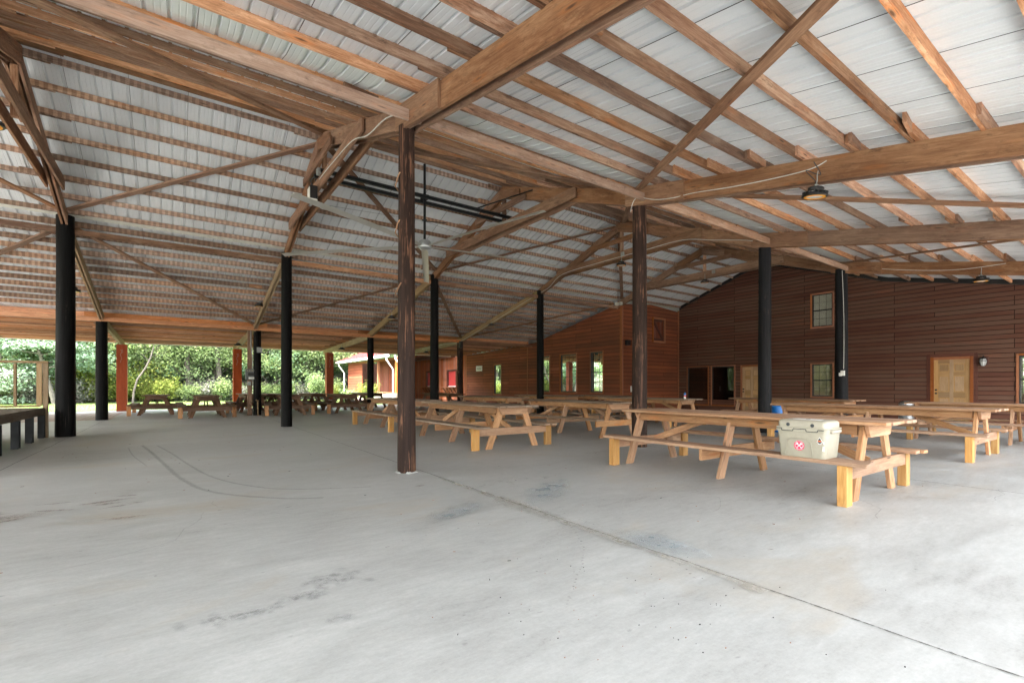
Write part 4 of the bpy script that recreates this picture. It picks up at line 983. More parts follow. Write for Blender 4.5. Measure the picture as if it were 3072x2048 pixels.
def panel_door(parent, x, y0, y1, z0, z1, trim_in, trim_out, label=None, knob_side=1):
    D = MB(); wd = y1 - y0; H_ = z1 - z0; xc = x - .01
    D.box((xc + .012, (y0 + y1) / 2, (z0 + z1) / 2), (.012, wd, H_))
    st_, rl = .115, .115
    yc = (y0 + y1) / 2
    rows = [(z0 + .22, z0 + .78), (z0 + .98, z1 - .55), (z1 - .43, z1 - .14)]
    D.box((xc, y0 + st_ / 2, (z0 + z1) / 2), (.022, st_, H_)); D.box((xc, y1 - st_ / 2, (z0 + z1) / 2), (.022, st_, H_)); D.box((xc, yc, (z0 + z1) / 2), (.022, .10, H_))
    zz = [z0] + [q for r_ in rows for q in r_] + [z1]
    for k in range(0, len(zz), 2):
        for ya, yb in ((y0 + st_, yc - .05), (yc + .05, y1 - st_)): D.box((xc, (ya + yb) / 2, (zz[k] + zz[k + 1]) / 2), (.0215, yb - ya, zz[k + 1] - zz[k]), long=1)
    for (za, zb) in rows:
        for ya, yb in ((y0 + st_, yc - .05), (yc + .05, y1 - st_)): D.box((xc + .003, (ya + yb) / 2, (za + zb) / 2), (.014, yb - ya - .07, zb - za - .07), long=2)
    o = D.build('door', M['door_oak'], parent)
    if label: o['label'] = label
    K = MB(); yk = (y1 if knob_side > 0 else y0) - knob_side * .06
    for zk, nm in ((z0 + .93, 'door_knob'), (z0 + 1.05, 'deadbolt')):
        K = MB(); K.lathe([(.03, 0), (.03, -.01), (.012, -.02), (.012, -.035), (.028, -.045), (.026, -.06), (.001, -.066)], c=(xc - .011, yk, zk), ax='x', n=14); K.build(nm, M['black'], o)
    f = MB(); frame_yz(f, x - .002, y0, y1, z0, z1, .09, .045, bottom=False); f.build('door_frame', M[trim_in], parent)
    if trim_out:
        f = MB(); frame_yz(f, x - .001, y0 - .09, y1 + .09, z0, z1 + .09, .11, .034, bottom=False); f.build('door_trim', M[trim_out], parent)

# dark gabled building behind (wall at x = XW)
Bd = thing('gabled_building', 'two-storey building with a dark brown lap-sided gable wall at the right end', 'building')
gtop = lambda y: zt(y) - .03
opsD = [(4.14, 5.07, 0, 2.13), (2.1, 3.0, .66, 2.18), (8.23, 9.0, .79, 2.12), (8.23, 9.0, 3.68, 5.02), (12.40, 13.56, .55, 2.18), (13.77, 14.93, .55, 2.18), (11.1, 12.0, 0, 2.11)]
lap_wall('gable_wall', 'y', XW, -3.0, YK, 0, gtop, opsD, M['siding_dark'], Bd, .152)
def shell(x0, x1, y0, y1, z1, parent, front=True):
    b = MB(); zm = z1 / 2; b.box((x1, (y0 + y1) / 2, zm), (.1, y1 - y0, z1)); b.box(((x0 + x1) / 2, y0, zm), (x1 - x0, .1, z1)); b.box(((x0 + x1) / 2, y1, zm), (x1 - x0, .1, z1))
    b.box(((x0 + x1) / 2, (y0 + y1) / 2, z1 + .05), (x1 - x0 + .1, y1 - y0 + .1, .1)); b.box(((x0 + x1) / 2, (y0 + y1) / 2, 2.75), (x1 - x0 - .1, y1 - y0 - .1, .1)); b.build('interior_room', M['interior'], parent)
shell(XW + .22, XW + 6, -2.9, 15.2, 5.2, Bd)
b = MB()
for k in range(46):
    y = -2.9 + k * .4; y2 = min(y + .4, YK)
    if y < YK - .05: b.face([(XW + .05, y, gtop(y) - .3), (XW + .05, y2, gtop(y2) - .3), (XW + .05, y2, zt(y2) + PH + .02), (XW + .05, y, zt(y) + PH + .02)][::-1])
b.build('gable_blackout', M['black'], Bd)  # black panel added to shut out sky and darken the gap under the roof
panel_door(Bd, XW, 4.14, 5.07, .03, 2.13, 'trim_orange', 'trim_brown', 'oak six-panel door with dark brown surround')
panel_door(Bd, XW, 11.1, 12.0, .03, 2.11, 'trim_orange', None, 'oak panel door left of the blue black post')
window(Bd, XW, 2.1, 3.0, .66, 2.18, 'trim_orange', 'window cut off by the right edge', blind='blind')
window(Bd, XW, 8.23, 9.0, .79, 2.12, 'trim_orange', 'ground floor sash window with lowered tan blinds', grid=(3, 4), gl='glass_dark', blind='blind_dark')
window(Bd, XW, 8.23, 9.0, 3.68, 5.02, 'trim_orange', 'upper floor sash window with pale blinds', grid=(3, 4), gl='glass_dark', blind='blind')
window(Bd, XW, 12.40, 13.56, .30, 2.18, 'trim_orange', 'dark glass panel, right of the pair', split=False, gl='glass_black', slats=False)
window(Bd, XW, 13.77, 14.93, .30, 2.18, 'trim_orange', 'dark glass panel, left of the pair', split=False, gl='glass_black', slats=False)
b = MB()
for k in range(24):
    y = -2.9 + k * .78
    if y < 15: b.vboard((XW - .03, y, gtop(y) + .03), (XW - .03, min(y + .78, YK), gtop(min(y + .78, YK)) + .03), .03, .06)
b.build('gable_gap_dark', M['black'], Bd)  # black strip standing in for the dark gap above the wall
b = MB(); b.box((XW - .75, 4.6, .012), (1.5, 1.5, .024)); tag(b.build('door_ramp', M['concrete']), 'low concrete pad in front of the oak six-panel door', 'ramp', kind='structure')
# orange block
Bo = thing('lap_sided_building', 'orange brown lap-sided building block with tall windows and a kitchen sign', 'building')
otop = lambda y: zt(y) - .06
opsO = [(25.69, 26.52, .70, 2.62), (20.78, 21.55, .92, 2.90), (18.56, 19.82, .90, 2.93), (16.65, 17.50, .90, 2.93)]
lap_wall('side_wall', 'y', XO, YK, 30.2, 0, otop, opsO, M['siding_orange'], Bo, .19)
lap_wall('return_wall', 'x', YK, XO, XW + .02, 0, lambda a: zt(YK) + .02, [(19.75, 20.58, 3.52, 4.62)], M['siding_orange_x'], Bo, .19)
b = MB(); b.box((XO - .012, YK - .03, 2.6), (.05, .12, 5.2)); b.box((XO + .06, YK - .035, 2.6), (.10, .05, 5.2)); b.build('corner_board', M['trim_orange'], Bo)
b = MB(); b.box((XO - .03, 22.84, 1.82), (.04, .06, 3.64)); b.build('corner_board', M['trim_orange'], Bo)
b = MB(); b.box((XO - .012, 30.24, 1.7), (.05, .12, 3.4)); b.build('corner_board', M['trim_orange'], Bo)
b = MB(); b.box((XW - .05, YK - .03, 2.6), (.08, .05, 5.2)); b.build('corner_board', M['trim_orange'], Bo)
shell(XO + .22, XW + 6, 15.75, 30.0, 3.4, Bo)
b = MB(); b.box((20.2, YK + .3, 4.2), (2.5, .1, 1.6)); b.build('hatch_backing', M['interior'], Bo)
window(Bo, XO, 25.69, 26.52, .70, 2.62, 'trim_orange', 'narrow sash window beside the kitchen sign', grid=(3, 4))
window(Bo, XO, 20.78, 21.55, .92, 2.90, 'trim_orange', 'tall sash window behind the mottled black post', grid=(3, 4))
window(Bo, XO, 18.56, 19.82, .90, 2.93, 'trim_orange', 'widest tall window, undivided', split=False, grid=(4, 5))
window(Bo, XO, 16.65, 17.50, .90, 2.93, 'trim_orange', 'tall sash window nearest the corner', grid=(3, 4))
b = MB()
b.box((19.70, YK - .03, 4.07), (.09, .05, 1.26)); b.box((20.63, YK - .03, 4.07), (.09, .05, 1.26)); b.box((20.165, YK - .031, 4.665), (.84, .05, .09)); b.box((20.165, YK - .031, 3.475), (.84, .05, .09))
H1 = b.build('loft_hatch', M['trim_orange'], Bo)
b = MB()
for k in range(6): b.box((19.82 + .138 * k, YK + .03, 4.07), (.132, .02, 1.08), long=2)
b.build('hatch_panel', M['board_red'], H1)
b = MB(); b.board((19.80, YK - .005, 4.48), (20.5, YK - .005, 3.62), .03, .11, up=(0, 0, 1)); b.box((20.1, YK - .005, 3.60), (.72, .03, .10)); b.box((20.1, YK - .005, 4.55), (.72, .03, .10)); b.build('hatch_brace', M['trim_brown'], H1)
# things on the walls
b = MB(); b.box((17.69, YK - .14, 3.30), (.24, .18, .26)); tag(b.build('wall_speaker', M['black'], bevel=.02), 'black speaker on the orange wall near its corner', 'speaker')
b = MB(); b.box((18.06, YK - .05, 1.08), (.13, .05, .30)); tag(b.build('switch_box', M['white'], bevel=.008), 'white switch box on the orange wall behind the brown post', 'switch box')
T = thing('twin_floodlight', 'cream twin floodlight at the top of the orange building corner', 'floodlight', (17.22, 15.45, 5.12))
for dy in (-.10, .12):
    b = MB(); b.box((-.06, dy, 0), (.14, .15, .14)); b.build('lamp_head', M['cream'], T, bevel=.015)
b = MB(); b.box((.03, 0, -.02), (.05, .10, .08)); b.build('bracket', M['galv'], T)
T = thing('kitchen_sign', 'white rectangular sign reading kitchen on the orange wall', 'sign', (XO - .035, 28.42, 2.45))
b = MB(); b.box((0, 0, 0), (.03, .79, .37)); b.build('sign_board', M['white'], T, bevel=.005)
me = text_mesh('kitchen', .20, 'lettering', M['sticker_text'], None, ext=.001, shear=.35)
me.transform(Matrix.Translation((-.017, 0, -.01)) @ Matrix(((0, 0, -1, 0), (-1, 0, 0, 0), (0, 1, 0, 0), (0, 0, 0, 1))) @ Matrix.Scale(1.0, 4)); o = bpy.data.objects.new('lettering', me); COL.objects.link(o); o.parent = T
T = thing('wall_lantern', 'black carriage lantern on the dark wall right of the oak door', 'lantern', (XW - .14, 3.80, 2.02))
b = MB(); b.lathe([(.045, -.17), (.085, -.10), (.105, .02), (.075, .11)], n=8); b.build('lantern_glass', M['lantern'], T)
b = MB()
for k in range(8):
    t = math.pi * k / 4; b.tube([(.048 * math.cos(t), .048 * math.sin(t), -.17), (.09 * math.cos(t), .09 * math.sin(t), -.10), (.11 * math.cos(t), .11 * math.sin(t), .02), (.08 * math.cos(t), .08 * math.sin(t), .11)], .005, 5)
b.lathe([(.112, .015), (.116, .022), (.112, .03)], n=16); b.build('cage', M['black'], T)
b = MB(); b.lathe([(.10, .11), (.07, .16), (.02, .18), (.012, .20)], n=16); b.tube([(0, 0, .19), (0.0, 0, .25), (.06, 0, .24), (.10, 0, .12)], .010, 6); b.build('cap', M['black'], T)
b = MB(); b.box((.125, -.03, .03), (.02, .22, .32)); b.build('back_plate', M['trim_brown'], T); T.scale = (.85, .85, .85)
# trash can, barrel
T = thing('trash_can', 'silver metal trash can standing behind the second table', 'trash can', (19.4, 5.2, 0))
b = MB(); b.lathe([(.19, 0), (.20, .01), (.20, .62), (.205, .63)], n=28); b.build('body', M['silver'], T, smooth=True)
b = MB(); b.lathe([(.21, .63), (.21, .66), (.16, .72), (.02, .75)], n=28); b.build('lid', M['silver'], T, smooth=True)
b = MB(); b.box((-.20, .02, .30), (.004, .06, .07)); b.build('sticker', M['sticker_dark'], T)
T = thing('plastic_barrel', 'blue plastic barrel beside the blue black post', 'barrel', (13.05, 6.22, 0))
b = MB(); b.lathe([(.24, 0), (.27, .03), (.285, .2), (.28, .28), (.292, .3), (.28, .32), (.29, .45), (.28, .58), (.292, .6), (.28, .62), (.285, .75), (.27, .86), (.26, .88), (.25, .875), (.24, .84)], n=32); b.build('drum', M['blue'], T, smooth=True); T.scale = (.70, .70, .78)
T = thing('water_bottle', 'small red and blue bottle on the table left of the blue black post', 'bottle', (12.35, 8.55, .832))
b = MB(); b.lathe([(.032, 0), (.034, .01), (.034, .06)], n=14); b.build('base', M['white'], T)
b = MB(); b.lathe([(.034, .061), (.034, .11)], n=14); b.build('band', M['shutter'], T)
b = MB(); b.lathe([(.034, .111), (.034, .16), (.015, .18), (.015, .20)], n=14); b.build('neck', M['blue'], T)

# ------------------------------------------------------------------ stage
ST = thing('low_stage', 'low grey deck stage on black steel legs at the left edge', 'stage')
b = MB()
for k in range(24): b.box((-5.3 - .0, 9.55 + .252 * k + .0, .685), (5.6, .246, .036))
b.build('deck', M['deck_timber'], ST)
b = MB(); b.box((-2.52, 12.5, .60), (.05, 5.95, .13)); b.box((-5.3, 15.50, .60), (5.6, .05, .13)); b.build('rim_joist', M['deck_timber'], ST)
for (x, y) in ((-2.56, 11.75), (-2.56, 12.98), (-2.58, 14.15), (-2.60, 15.38), (-2.56, 10.5), (-5.2, 15.38), (-5.2, 12.98), (-5.2, 10.5)):
    b = MB(); b.box((x, y, .27), (.012, .15, .535)); b.box((x + .05, y - .075, .27), (.11, .012, .535)); b.box((x + .05, y + .075, .27), (.11, .012, .535)); b.build('leg', M['steel'], ST)
b = MB(); b.box((-2.50, 15.50, .90), (.09, .09, 1.8)); b.build('rail_post', M['pale_timber'], ST)
b = MB(); b.box((-2.60, 15.46, 1.24), (.09, .04, 1.0)); b.build('rail_post', M['pale_timber'], ST)
for x in (-3.0, -3.9, -4.8, -5.7): b = MB(); b.box((x, 15.48, 1.24), (.042, .09, .98)); b.build('baluster', M['pale_timber'], ST)
b = MB(); b.box((-4.6, 15.48, 1.77), (4.3, .10, .05)); b.build('top_rail', M['pale_timber'], ST)
b = MB(); b.box((-4.65, 15.48, .745), (4.1, .10, .042)); b.build('bottom_rail', M['pale_timber'], ST)

# ------------------------------------------------------------------ shed behind
SH = thing('red_roof_shed', 'shed with a red metal roof, white gutter and board siding behind the pavilion', 'shed')
SX_, EZ = 13.2, 3.38
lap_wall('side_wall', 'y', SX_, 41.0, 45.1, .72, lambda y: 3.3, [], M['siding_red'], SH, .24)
b = MB(); b.box((SX_ + 1.5, 45.14, 1.7), (3.0, .08, 3.4)); b.build('end_wall', M['board_red'], SH)
b = MB(); b.box((SX_ - .03, 39.2, .36), (.2, 12.2, .72)); b.build('stone_base', M['stone'], SH)
b = MB(); b.box((SX_ - .03, 39.2, .74), (.26, 12.2, .04)); b.build('ledge', M['trim_orange'], SH)
b = MB(); y = 33.2
while y < 41.0: b.box((SX_ + 1.4, y + .14, 1.9), (.04, .28, 3.2), long=2); b.box((SX_ + 1.37, y, 1.9), (.03, .06, 3.2), long=2); y += .30
b.build('board_wall', M['board_red'], SH)
for y in (37.2, 33.4): b = MB(); b.box((SX_ + .05, y, 2.0), (.16, .16, 2.6)); b.build('porch_post', M['board_orange'], SH)
b = MB(); b.box((SX_ + .05, 39, 3.27), (.14, 12.4, .16)); b.build('eave_beam', M['board_orange'], SH)
ribbed_o = MB(); xx = 12.5
b = MB(); yy = 33.1
while yy < 46.7:
    b.box((14.95, yy + .2, EZ + 1.0), (.001, .001, .001)) if False else None
    zz0, zz1 = EZ + .14, EZ + 2.1
    b.face([(12.55, yy, zz0), (12.55, yy + .37, zz0), (17.4, yy + .37, zz1), (17.4, yy, zz1)]); b.board((12.55, yy + .39, zz0 + .02), (17.4, yy + .39, zz1 + .02), .04, .04); yy += .4
b.build('roof_panel', M['sheet_out'], SH)
b = MB(); b.face([(12.55, 33.1, EZ + .10), (12.55, 46.9, EZ + .10), (17.4, 46.9, EZ + 2.06), (17.4, 33.1, EZ + 2.06)][::-1]); b.build('roof_deck', M['board_orange'], SH)
b = MB(); b.box((12.52, 39.9, EZ + .06), (.13, 13.6, .14)); b.box((12.53, 39.9, EZ - .03), (.09, 13.6, .04)); b.build('gutter', M['white'], SH, bevel=.01)
for y, wd in ((33.6, .10), (46.0, .09), (31.9, .09)):
    b = MB(); zt_ = EZ + .02
    b.tube([(12.55, y, zt_), (12.58, y, zt_ - .25), (13.08, y - .0, zt_ - .95), (13.08, y, .05)], .06, 4); o = b.build('downspout', M['white'], SH)
# brick red shutter wing between shed and orange building
WG = thing('shutter_wing', 'board and batten wing with two red roll shutters and counters', 'building')
xw = XO + .05; b = MB(); y = 30.3
ops = [(31.9, 33.25, 1.18, 2.38), (35.9, 37.0, 1.18, 2.36)]
while y < 39.6:
    hit = [o_ for o_ in ops if o_[0] - .02 < y + .075 < o_[1] + .02]
    for (za, zb) in ([(0, hit[0][2]), (hit[0][3], 3.95)] if hit else [(0, 3.95)]):
        b.box((xw, y + .10, (za + zb) / 2), (.03, .20, zb - za), long=2); b.box((xw - .022, y, (za + zb) / 2), (.02, .05, zb - za), long=2)
    y += .205
b.build('batten_wall', M['board_wing'], WG)
b = MB(); b.box((xw + 1.2, 35.0, 1.95), (.1, 9.4, 3.9)); b.build('back_wall', M['board_red'], WG)
for (ya, yb, za, zb) in ops:
    b = MB(); z = za
    while z < zb: b.board((xw + .10, ya, z + .03), (xw + .10, yb, z + .03), .03, .058); z += .06
    o = b.build('roll_shutter', M['shutter'], WG); b = MB(); b.box((xw + .07, (ya + yb) / 2, za + .03), (.04, yb - ya, .06)); b.build('bottom_bar', M['white'], o)
    b = MB(); b.box((xw + .04, ya - .06, (za + zb) / 2), (.20, .12, zb - za)); b.box((xw + .04, yb + .06, (za + zb) / 2), (.20, .12, zb - za)); b.box((xw - .02, (ya + yb) / 2, zb + .06), (.06, yb - ya + .24, .12)); b.build('shutter_frame', M['trim_brown'], WG)
    b = MB(); b.box((xw - .2, (ya + yb) / 2, za - .04), (.42, yb - ya + .7, .04)); b.build('counter', M['trim_orange'], WG)
    b = MB()
    for q in np.linspace(ya - .15, yb + .15, 4): b.board((xw - .36, q, za - .08), (xw - .03, q, za - .55), .04, .06)
    b.build('bracket', M['board_red'], WG)
b = MB(); b.box((xw - .6, 36.0, 3.52), (.25, 9.6, .30)); b.build('header_beam', M['trim_brown'], WG)
b = MB(); b.face([(xw - 2.2, 31.5, 3.80), (xw - 2.2, 41, 3.80), (xw + 3, 41, 4.4), (xw + 3, 31.5, 4.4)]); b.build('roof_panel', M['sheet_out'], WG)  # overhang added to keep the sun off the shutters
b = MB(); b.box((13.05, 40.0, .98), (.02, .42, .46)); tag(b.build('carved_plaque', M['pale_timber']), 'small carved wooden plaque leaning on the shed ledge', 'plaque')

# ------------------------------------------------------------------ vegetation
def leaves_mesh(name, centers, sizes, mat, rs, tilt=1.0, aspect=.55, tones=None):
    n = len(centers); c = np.asarray(centers, dtype=np.float64)
    a = rs.normal(size=(n, 3)); a[:, 2] *= tilt; a /= np.linalg.norm(a, axis=1, keepdims=True) + 1e-9
    t = rs.normal(size=(n, 3)); b_ = np.cross(a, t); b_ /= np.linalg.norm(b_, axis=1, keepdims=True) + 1e-9
    s_ = np.asarray(sizes)[:, None]
    V = np.stack([c - a * s_, c + b_ * s_ * aspect, c + a * s_, c - b_ * s_ * aspect], 1).reshape(-1, 3)
    me = bpy.data.meshes.new(name); me.vertices.add(4 * n); me.vertices.foreach_set("co", V.ravel())
    me.loops.add(4 * n); me.loops.foreach_set("vertex_index", np.arange(4 * n)); me.polygons.add(n)
    me.polygons.foreach_set("loop_start", np.arange(n) * 4); me.update(calc_edges=True); me.materials.append(mat)
    at = me.attributes.new("rnd", 'FLOAT', 'FACE')
    v = rs.uniform(0, 1, n) if tones is None else np.clip(tones + rs.normal(0, .14, n), 0, 1)
    at.data.foreach_set("value", v.astype(np.float32)); return me
def limb(b, p, d, L_, r, depth, tips, rs, spread=.55, up=.15):
    pts = [p]; q = Vector(p); dd = Vector(d).normalized()
    for k in range(4):
        dd = (dd + Vector(rs.normal(0, .13, 3)) + Vector((0, 0, up * .3))).normalized(); q = q + dd * (L_ / 4); pts.append(tuple(q))
    b.tube(pts, [r, r * .9, r * .8, r * .7, r * .58], 6 if depth > 1 else 5)
    if depth == 0: tips.append(tuple(q)); return
    for k in range(3 if depth > 1 else 4):
        nd = (dd + Vector(rs.normal(0, spread, 3)) + Vector((0, 0, up))).normalized()
        limb(b, pts[rs.randint(2, 5)], nd, L_ * rs.uniform(.55, .8), r * .55, depth - 1, tips, rs, spread, up)
    tips.append(tuple(q))
def make_tree(kind, h, seed, leafmat, barkmat, nleaf, label, group, trunk_r=.16, clear=.25, spread=.6, leaf=.10, clump=.55, lean=(0, 0), flat=1.0, up=.15, drop=True):
    rs = np.random.RandomState(seed); T = thing(kind, label, 'tree' if kind.endswith('tree') or kind.endswith('pine') else 'shrub', group=group)
    b = MB(); tips = []; pts = []; n = 8
    for k in range(n + 1):
        t = k / n; pts.append((lean[0] * t + rs.normal(0, .05) * h * .06, lean[1] * t + rs.normal(0, .05) * h * .06, h * .92 * t))
    b.tube(pts, [trunk_r * (1 - .8 * k / n) for k in range(n + 1)], 8)
    for k in range(int(9 + h)):
        t = rs.uniform(clear, .97); i = min(int(t * n), n - 1); f = t * n - i
        p = Vector(pts[i]).lerp(Vector(pts[i + 1]), f); a = rs.uniform(0, 2 * math.pi)
        L_ = h * .30 * (1.15 - t * .8)
        limb(b, tuple(p), (math.cos(a), math.sin(a), up + .25), L_, trunk_r * .34, 1, tips, rs, spread, up)
    b.build('trunk', barkmat, T)
    tips = np.array(tips); per = max(1, nleaf // len(tips))
    off = rs.normal(size=(len(tips), per, 3)) * clump; off[:, :, 2] *= .55 * flat
    c = (tips[:, None, :] + off).reshape(-1, 3)
    tone = np.repeat(rs.uniform(.2, .8, len(tips)), per) + np.clip(off[:, :, 2].ravel() / clump, -1, 1) * .12
    c[:, 2] = np.maximum(c[:, 2], .15)
    me = leaves_mesh('crown', c, rs.uniform(.6, 1.3, len(c)) * leaf, leafmat, rs, tilt=.6 * flat, tones=tone)
    o = bpy.data.objects.new('crown', me); COL.objects.link(o); o.parent = T; return T
def make_shrub(kind, w_, h, seed, leafmat, nleaf, label, group, leaf=.07):
    rs = np.random.RandomState(seed); T = thing(kind, label, 'shrub', group=group)
    b = MB(); nst = 16; cl = []
    for k in range(nst):
        a = rs.uniform(0, 2 * math.pi); rr = rs.uniform(.2, 1) * w_; tip = Vector((rr * math.cos(a), rr * math.sin(a) * .8, h * rs.uniform(.5, 1)))
        mid = tip * .5 + Vector((0, 0, h * .15)); b.tube([(0.05 * math.cos(a), .05 * math.sin(a), 0), tuple(mid), tuple(tip)], [.02, .014, .006], 5)
        for t in np.linspace(.35, 1, 6): cl.append(Vector((0, 0, 0)).lerp(mid, min(1, t * 2)) if t < .5 else mid.lerp(tip, t * 2 - 1))
    b.build('stems', M['bark_pale'], T)
    cl = np.array(cl); per = nleaf // len(cl); off = rs.normal(size=(len(cl), per, 3)) * w_ * .17
    c = (cl[:, None, :] + off).reshape(-1, 3); c[:, 2] = np.abs(c[:, 2]) + .02
    me = leaves_mesh('foliage', c, rs.uniform(.6, 1.3, len(c)) * leaf, leafmat, rs, tones=np.repeat(rs.uniform(.2, .8, len(cl)), per))
    o = bpy.data.objects.new('foliage', me); COL.objects.link(o); o.parent = T; return T
protoA = [make_tree('broadleaf_tree', 9, 3, M['leaf_mid'], M['bark'], 14000, '', 'woodland trees beyond the lawn', leaf=.10, clump=.62, clear=.08),
          make_tree('broadleaf_tree', 10, 4, M['leaf_dark'], M['bark'], 14000, '', 'woodland trees beyond the lawn', leaf=.095, clump=.6, clear=.05),
          make_tree('broadleaf_tree', 8, 5, M['leaf_mid'], M['bark_pale'], 12000, '', 'woodland trees beyond the lawn', leaf=.105, clump=.7, clear=.12, trunk_r=.10)]
PN = make_tree('tall_pine', 13, 8, M['leaf_dark'], M['bark'], 3500, '', 'woodland trees beyond the lawn', trunk_r=.24, clear=.6, leaf=.10, clump=.5)
MI = make_tree('feathery_tree', 7.4, 21, M['leaf_pale'], M['bark_pale'], 26000, 'pale feathery tree with layered fronds behind the stage rail', 'woodland trees beyond the lawn', trunk_r=.15, clear=.22, leaf=.085, clump=.75, flat=.35, up=.02, lean=(-1.5, 0), spread=.5)
MI.location = (-6.8, 45.0, -.05)
side = ['beyond the stage rail', 'behind the thick black post', 'left of the first red post', 'right of the first red post', 'above the leftmost picnic table', 'above the second picnic table', 'left of the breaker box', 'right of the breaker box', 'left of the middle black post', 'right of the middle black post', 'left of the red-roof shed', 'behind the red-roof shed']
kinds = ['mid green', 'dark green', 'light green']
spots = []
for r_, (yy, n_) in enumerate(((49.6, 11), (53.0, 10), (57.5, 9))):
    for k in range(n_):
        x = -15 + (31 + r_ * 3) * (k + .5) / n_ + rnd.uniform(-.8, .8); spots.append((x, yy + rnd.uniform(-.8, .8), r_))
used = set()
for k, (x, y, r_) in enumerate(spots):
    ki = (k * 7 + r_) % 3; s_ = rnd.uniform(.85, 1.15)
    si = min(11, max(0, int((x / y * 50 + 12.5) / 27 * 12)))
    lb = '%s %s tree %s' % (('front row', 'second row', 'back row')[r_], kinds[ki], side[si])
    if lb in used: lb = 'another ' + lb + ', slightly farther right'
    used.add(lb)
    if ki in [0, 1, 2] and not protoA[ki].get('placed'): o = protoA[ki]; o['placed'] = 1; o.location = (x, y, -.05); o['label'] = lb
    else: o = dup(protoA[ki], (x, y, -.05), rnd.uniform(0, 6), lb); 
    o.scale = (s_, s_, s_ * rnd.uniform(.9, 1.1))
for p_ in protoA:
    if 'placed' in p_: pass
for o in list(bpy.data.objects):
    if 'placed' in o: del o['placed']
for k, (x, y, lb) in enumerate(((-3.9, 48.3, 'bare pine trunk right of the first red post'), (.9, 48.4, 'pine trunk above the second picnic table'), (3.0, 48.1, 'thick pine trunk left of the breaker box'), (5.6, 48.6, 'pine trunk left of the middle black post'), (-9.5, 48.5, 'pine trunk behind the feathery tree'), (-1.2, 48.8, 'slim pine trunk above the leftmost picnic table'))):
    if k == 0: PN.location = (x, y, -.05); PN['label'] = lb
    else: dup(PN, (x, y, -.05), k * 1.3, lb)
SB = [make_shrub('yellow_green_shrub', 1.5, 1.9, 31, M['leaf_yellow'], 2600, '', 'shrubs along the edge of the lawn', .085), make_shrub('grey_green_shrub', 1.4, 1.5, 32, M['leaf_grey'], 2600, '', 'shrubs along the edge of the lawn', .07), make_shrub('green_shrub', 1.3, 1.6, 33, M['leaf_mid'], 2600, '', 'shrubs along the edge of the lawn', .075)]
cntS = [0, 0, 0]; usedS = set()
seq = [1, 2, 1, 2, 1, 0, 1, 0, 0, 0, 0, 2, 1, 2, 1, 2, 2, 2, 1, 2, 2]
for k, ki in enumerate(seq):
    x = -13.5 + 1.28 * k + rnd.uniform(-.2, .2); y = 47.5 + rnd.uniform(-.5, .6)
    si = min(11, max(0, int((x + 12.5) / 27 * 12)))
    lb = '%s shrub at the lawn edge %s' % (('yellow green', 'grey green brushy', 'mid green')[ki], side[si])
    if lb in usedS: lb = 'right-hand ' + lb
    usedS.add(lb)
    if cntS[ki] == 0: o = SB[ki]; o.location = (x, y, -.05); o['label'] = lb
    else: o = dup(SB[ki], (x, y, -.05), rnd.uniform(0, 6), lb)
    cntS[ki] += 1; s_ = rnd.uniform(.8, 1.25); o.scale = (s_, s_, s_)
for (x, y, s_, lb) in ((-5.6, 48.2, 1.5, 'tall yellow green shrub between the two left black posts'), (-2.2, 48.4, 1.35, 'tall yellow green shrub right of the first red post')):
    o = dup(SB[0], (x, y, -.05), rnd.uniform(0, 6), lb); o.scale = (s_, s_, s_ * 1.2)
o = make_shrub('round_garden_shrub', .9, 2.2, 41, M['leaf_mid'], 3500, 'rounded garden shrub left of the third red post', 'garden shrubs near the shed', .07); o.location = (9.2, 40, -.03)
o = make_shrub('golden_garden_shrub', .8, 1.5, 42, M['leaf_yellow'], 1800, 'golden spiky shrub in front of the shed stone base', 'garden shrubs near the shed', .06); o.location = (11.6, 34.8, -.03)
o = make_shrub('low_garden_shrub', .8, .8, 43, M['leaf_mid'], 1800, 'low leafy plant at the foot of the shed, seen below the table', 'garden shrubs near the shed', .08); o.location = (10.6, 36.2, -.03)
b = MB()
for k in range(170):
    a = rnd.uniform(0, 6.28); l_ = rnd.uniform(.7, 1.5); s_ = rnd.uniform(.1, .5)
    b.board((.1 * math.cos(a), .1 * math.sin(a), 0), (s_ * math.cos(a), s_ * math.sin(a), l_), .02, .003, r=rnd.random())
o = b.build('grass_clump', M['leaf_yellow'], loc=(11.2, 42.5, -.03)); tag(o, 'tall ornamental grass clump at the far corner of the shed', 'grass clump')
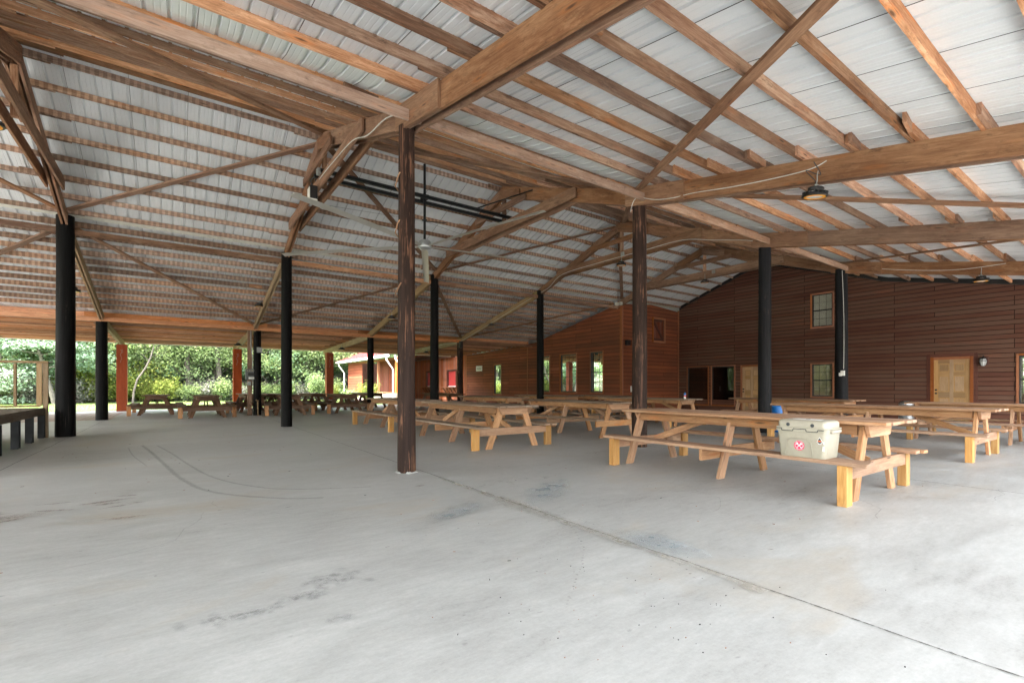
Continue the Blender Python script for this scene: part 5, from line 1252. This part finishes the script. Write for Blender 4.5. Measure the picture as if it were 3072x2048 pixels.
# thin bare twisted young tree above the leftmost table
T = thing('thin_bare_tree', 'thin crooked bare trunk rising behind the leftmost picnic table', 'tree', (-2.55, 44.5, 0))
b = MB(); b.tube([(0, 0, 0), (.05, 0, .8), (.25, 0, 1.7), (.75, 0, 2.6), (1.05, 0, 3.4), (1.25, 0, 4.3), (.9, 0, 5.2)], [.07, .065, .06, .055, .05, .04, .02], 7)
for (z, dx, dz) in ((3.4, 1.0, .4), (4.3, -.8, .5), (4.8, .9, .2), (3.0, -.6, .7)): b.tube([(1.0, 0, z), (1.0 + dx * .5, .1, z + dz * .6), (1.0 + dx, .2, z + dz)], [.02, .014, .006], 5)
b.build('trunk', M['bark'], T)
rs = np.random.RandomState(5); c = rs.normal(size=(900, 3)) * (.8, .5, .35) + (1.0, 0, 4.9)
me = leaves_mesh('crown', c, rs.uniform(.05, .11, 900), M['leaf_mid'], rs); o = bpy.data.objects.new('crown', me); COL.objects.link(o); o.parent = T
# distant wood, uncountable
def wood_mass(name, x0, x1, y0, y1, h, n, mat, label, seed, axis=0):
    rs = np.random.RandomState(seed); c = np.stack([rs.uniform(x0, x1, n), rs.uniform(y0, y1, n), np.zeros(n)], 1)
    along = c[:, axis]; hh = h * (.75 + .25 * np.sin(along * .7 + 1) * np.sin(along * .23)); c[:, 2] = rs.uniform(0, 1, n) ** .9 * hh
    tone = .45 + .35 * np.sin(along * 1.9 + c[:, 2] * 1.3) * np.sin(c[:, 2] * 1.7 + along * .8)
    me = leaves_mesh(name, c, rs.uniform(.16, .34, n), mat, rs, tones=tone); o = bpy.data.objects.new(name, me); COL.objects.link(o); return tag(o, label, 'woodland', kind='stuff')
wood_mass('distant_wood', -30, 45, 60, 67, 12, 22000, M['leaf_mid'], 'mass of green woodland far behind the lawn', 61)
wood_mass('distant_wood', -24, 24, 50, 58, 3.2, 22000, M['leaf_grey'], 'tangled grey green undergrowth below the woodland trees', 62)
wood_mass('distant_wood', -42, -36, -25, 60, 11, 30000, M['leaf_mid'], 'woodland beyond the open left side, reflected in the windows', 63, 1)
b = MB()
rs = np.random.RandomState(77)
for k in range(9000):
    x, y = rs.uniform(-13, 16), rs.uniform(31.0, 47.5); hgt = rs.uniform(.03, .09); a = rs.uniform(0, 3.1)
    dx, dy = .012 * math.cos(a), .012 * math.sin(a)
    b.face([(x - dx, y - dy, -.03), (x + dx, y + dy, -.03), (x + rs.normal(0, .02), y + rs.normal(0, .02), -.03 + hgt)], r=rs.uniform(0, 1))
tag(b.build('grass', M['leaf_yellow']), 'short lawn grass between the pavilion and the woodland', 'grass', kind='stuff')
